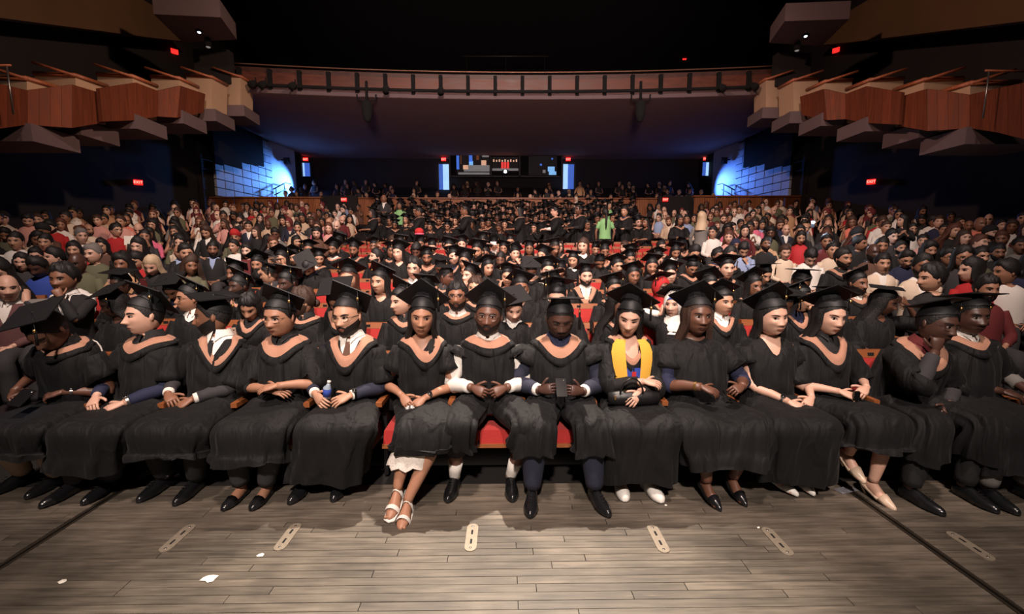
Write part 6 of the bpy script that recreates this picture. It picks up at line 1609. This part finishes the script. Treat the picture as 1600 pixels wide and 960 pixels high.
crowd('guest_crowd', 'far rows of seated guests in mixed clothes at both sides', 'crowd', tq_, [(s_[1], s_[2], s_[3], s_[4]) for s_ in SPOTS[n_ind:]], R3)
rs_ = []
for k in range(4):
    x = -12+R3.uniform(0, .5)
    while x < 12:
        y = 25.0+k*1.2
        if R3.random() < .4: rs_.append((x, y, zrear(y)-.35, 0.0))
        x += .62
def rand_shade_tops(rs):
    sp = rand_guest(rs); sp.pop('jacket', None); sp.pop('shirt', None); sp['top'] = rs.choice(('black', 'charcoal', 'navy', 'brown')); return sp  # dark tops carry the shade of the rear seats in their colour
crowd('rear_crowd', 'shadowed people in the dark seats behind the ribbed parapet', 'crowd', [template(rand_shade_tops(R3)) for _ in range(12)], rs_, R3)
# aisle ends
for i, (px, py, y, lb) in enumerate(((131, 505, 4.75, 'wooden seat end panel beside a white paper bag'), (391, 425, 7.2, 'wooden seat end panel by the aisle, behind the person taking a picture'), (511, 385, 10.4, 'wooden seat end panel by the aisle beside a beige suit'),
        (536, 381, 11.0, 'wooden seat end panel at the start of the empty red seats'), (1171, 428, 6.6, 'wooden seat end panel beside a bowed cap'), (1207, 432, 6.4, 'wooden seat end panel in front of a white shirt'), (1420, 505, 4.75, 'wooden seat end panel below the boy in black'))):
    end_panel(px, py, y, lb)
# bags and papers
p = at_y(150, 505, 4.55); root = empty('paper_bag', (p[0], 4.55, float(zf(p[0], 4.55))), .2, 'white paper gift bag with pink tissue beside the wooden end panel', 'bag')
b = MB(); b.hexa([(-.13, -.07, 0), (.13, -.07, 0), (.13, .07, 0), (-.13, .07, 0)], [(-.14, -.08, .55), (.14, -.08, .55), (.14, .08, .55), (-.14, .08, .55)], CLO['white']); b.obj('bag_body', root, smooth=False)
b = MB()
for i in range(6): b.ball((-.10+.04*i, .02*(-1)**i, .56), (.04, .05, .05), CLO['pink'], 6, 5)
b.obj('tissue', root)
for yy in (-.075, .075):
    b = MB(); a = np.linspace(0, PI, 9); b.tube(np.stack([.08*np.cos(a), np.full(9, yy), .55+.22*np.sin(a)], 1), [.007]*9, CLO['white'], k=5); b.obj('handle', root)
p = at_y(72, 492, 4.9); root = empty('backpack', p, .3, 'grey backpack resting on a seat beside the brown suit', 'backpack')
b = MB(); P = []
for q, s_ in ((-.16, .75), (-.14, 1), (0, 1.08), (.12, .95), (.17, .6)):
    a = np.arange(12)*PI/6; P.append(np.stack([.19*s_*np.sign(np.cos(a))*np.abs(np.cos(a))**.7, .11*s_*np.sin(a), np.full(12, q)], 1))
b.grid(np.array(P), CLO['grey'], cv=True, cap0=True, cap1=True); b.obj('pack_body', root)
b = MB(); b.tube(np.array([(-.1, -.1, .15), (.05, -.16, .05), (.2, -.1, -.02)]), [.02]*3, CLO['charcoal'], k=6); b.obj('strap', root)
b = MB(); b.box((0, -.11, -.05), (.2, .04, .16), CLO['grey']); b.obj('pocket', root, smooth=False)
for px, py, y, lb in ((205, 376, 8.2, 'white folded programme held among guests beside the bald head'), (1572, 500, 4.7, 'pale pink paper sheet held near the person in maroon')):
    p = at_y(px, py, y); o = empty('paper_sheet', p, .3, lb, 'paper'); b = MB(); b.hexa([(-.11, 0, -.08), (0, -.02, -.08), (0, -.018, -.08), (-.11, .002, -.08)], [(-.11, .03, .08), (0, .01, .08), (0, .012, .08), (-.11, .032, .08)], M_PAPER); b.obj('left_leaf', o, smooth=False)
    b = MB(); b.hexa([(0, -.02, -.08), (.11, 0, -.08), (.11, .002, -.08), (0, -.018, -.08)], [(0, .01, .08), (.11, .03, .08), (.11, .032, .08), (0, .012, .08)], M_PAPER); b.obj('right_leaf', o, smooth=False)
p = at_y(1270, 350, 9.6); r_ = phone(p, np.eye(3), 'phone with its flashlight glaring white among the guests', case=M_PHONE)
b = MB(); b.ball((0, -.02, .03), (.028, .014, .028), mat('flash_glow', S(205,225,255), emit=40.0), 8, 6); b.obj('flash', r_)
l_ = bpy.data.lights.new('phone_flash_lamp', 'POINT'); l_.energy = 25; l_.color = (.7, .82, 1.0); l_.shadow_soft_size = .03
lo_ = bpy.data.objects.new('phone_flash_lamp', l_); COL.objects.link(lo_); lo_.location = p+np.array([0, -.12, .03])
# pink round hat behind the fourth filled rows
p = at_y(655, 362, 10.9)
root = empty('pink_hat', p, 0, 'round hot pink hat above the filled rows', 'hat'); b = MB(); b.ball((0, 0, 0), (.11, .11, .09), CLO['red'], 12, 8); b.obj('hat_crown', root)
b = MB(); b.tube(np.array([(0, 0, -.04), (0, 0, -.07)]), [.115, .12], CLO['pink'], k=14); b.obj('hat_brim', root)
print('PERSONS', N_PERSON, 'IND', n_ind, 'SPOTS', len(SPOTS))
# seat prototypes are not part of the hall
for o in (SEAT, SEATF):
    for c in list(o.children): bpy.data.objects.remove(c)
    bpy.data.objects.remove(o)
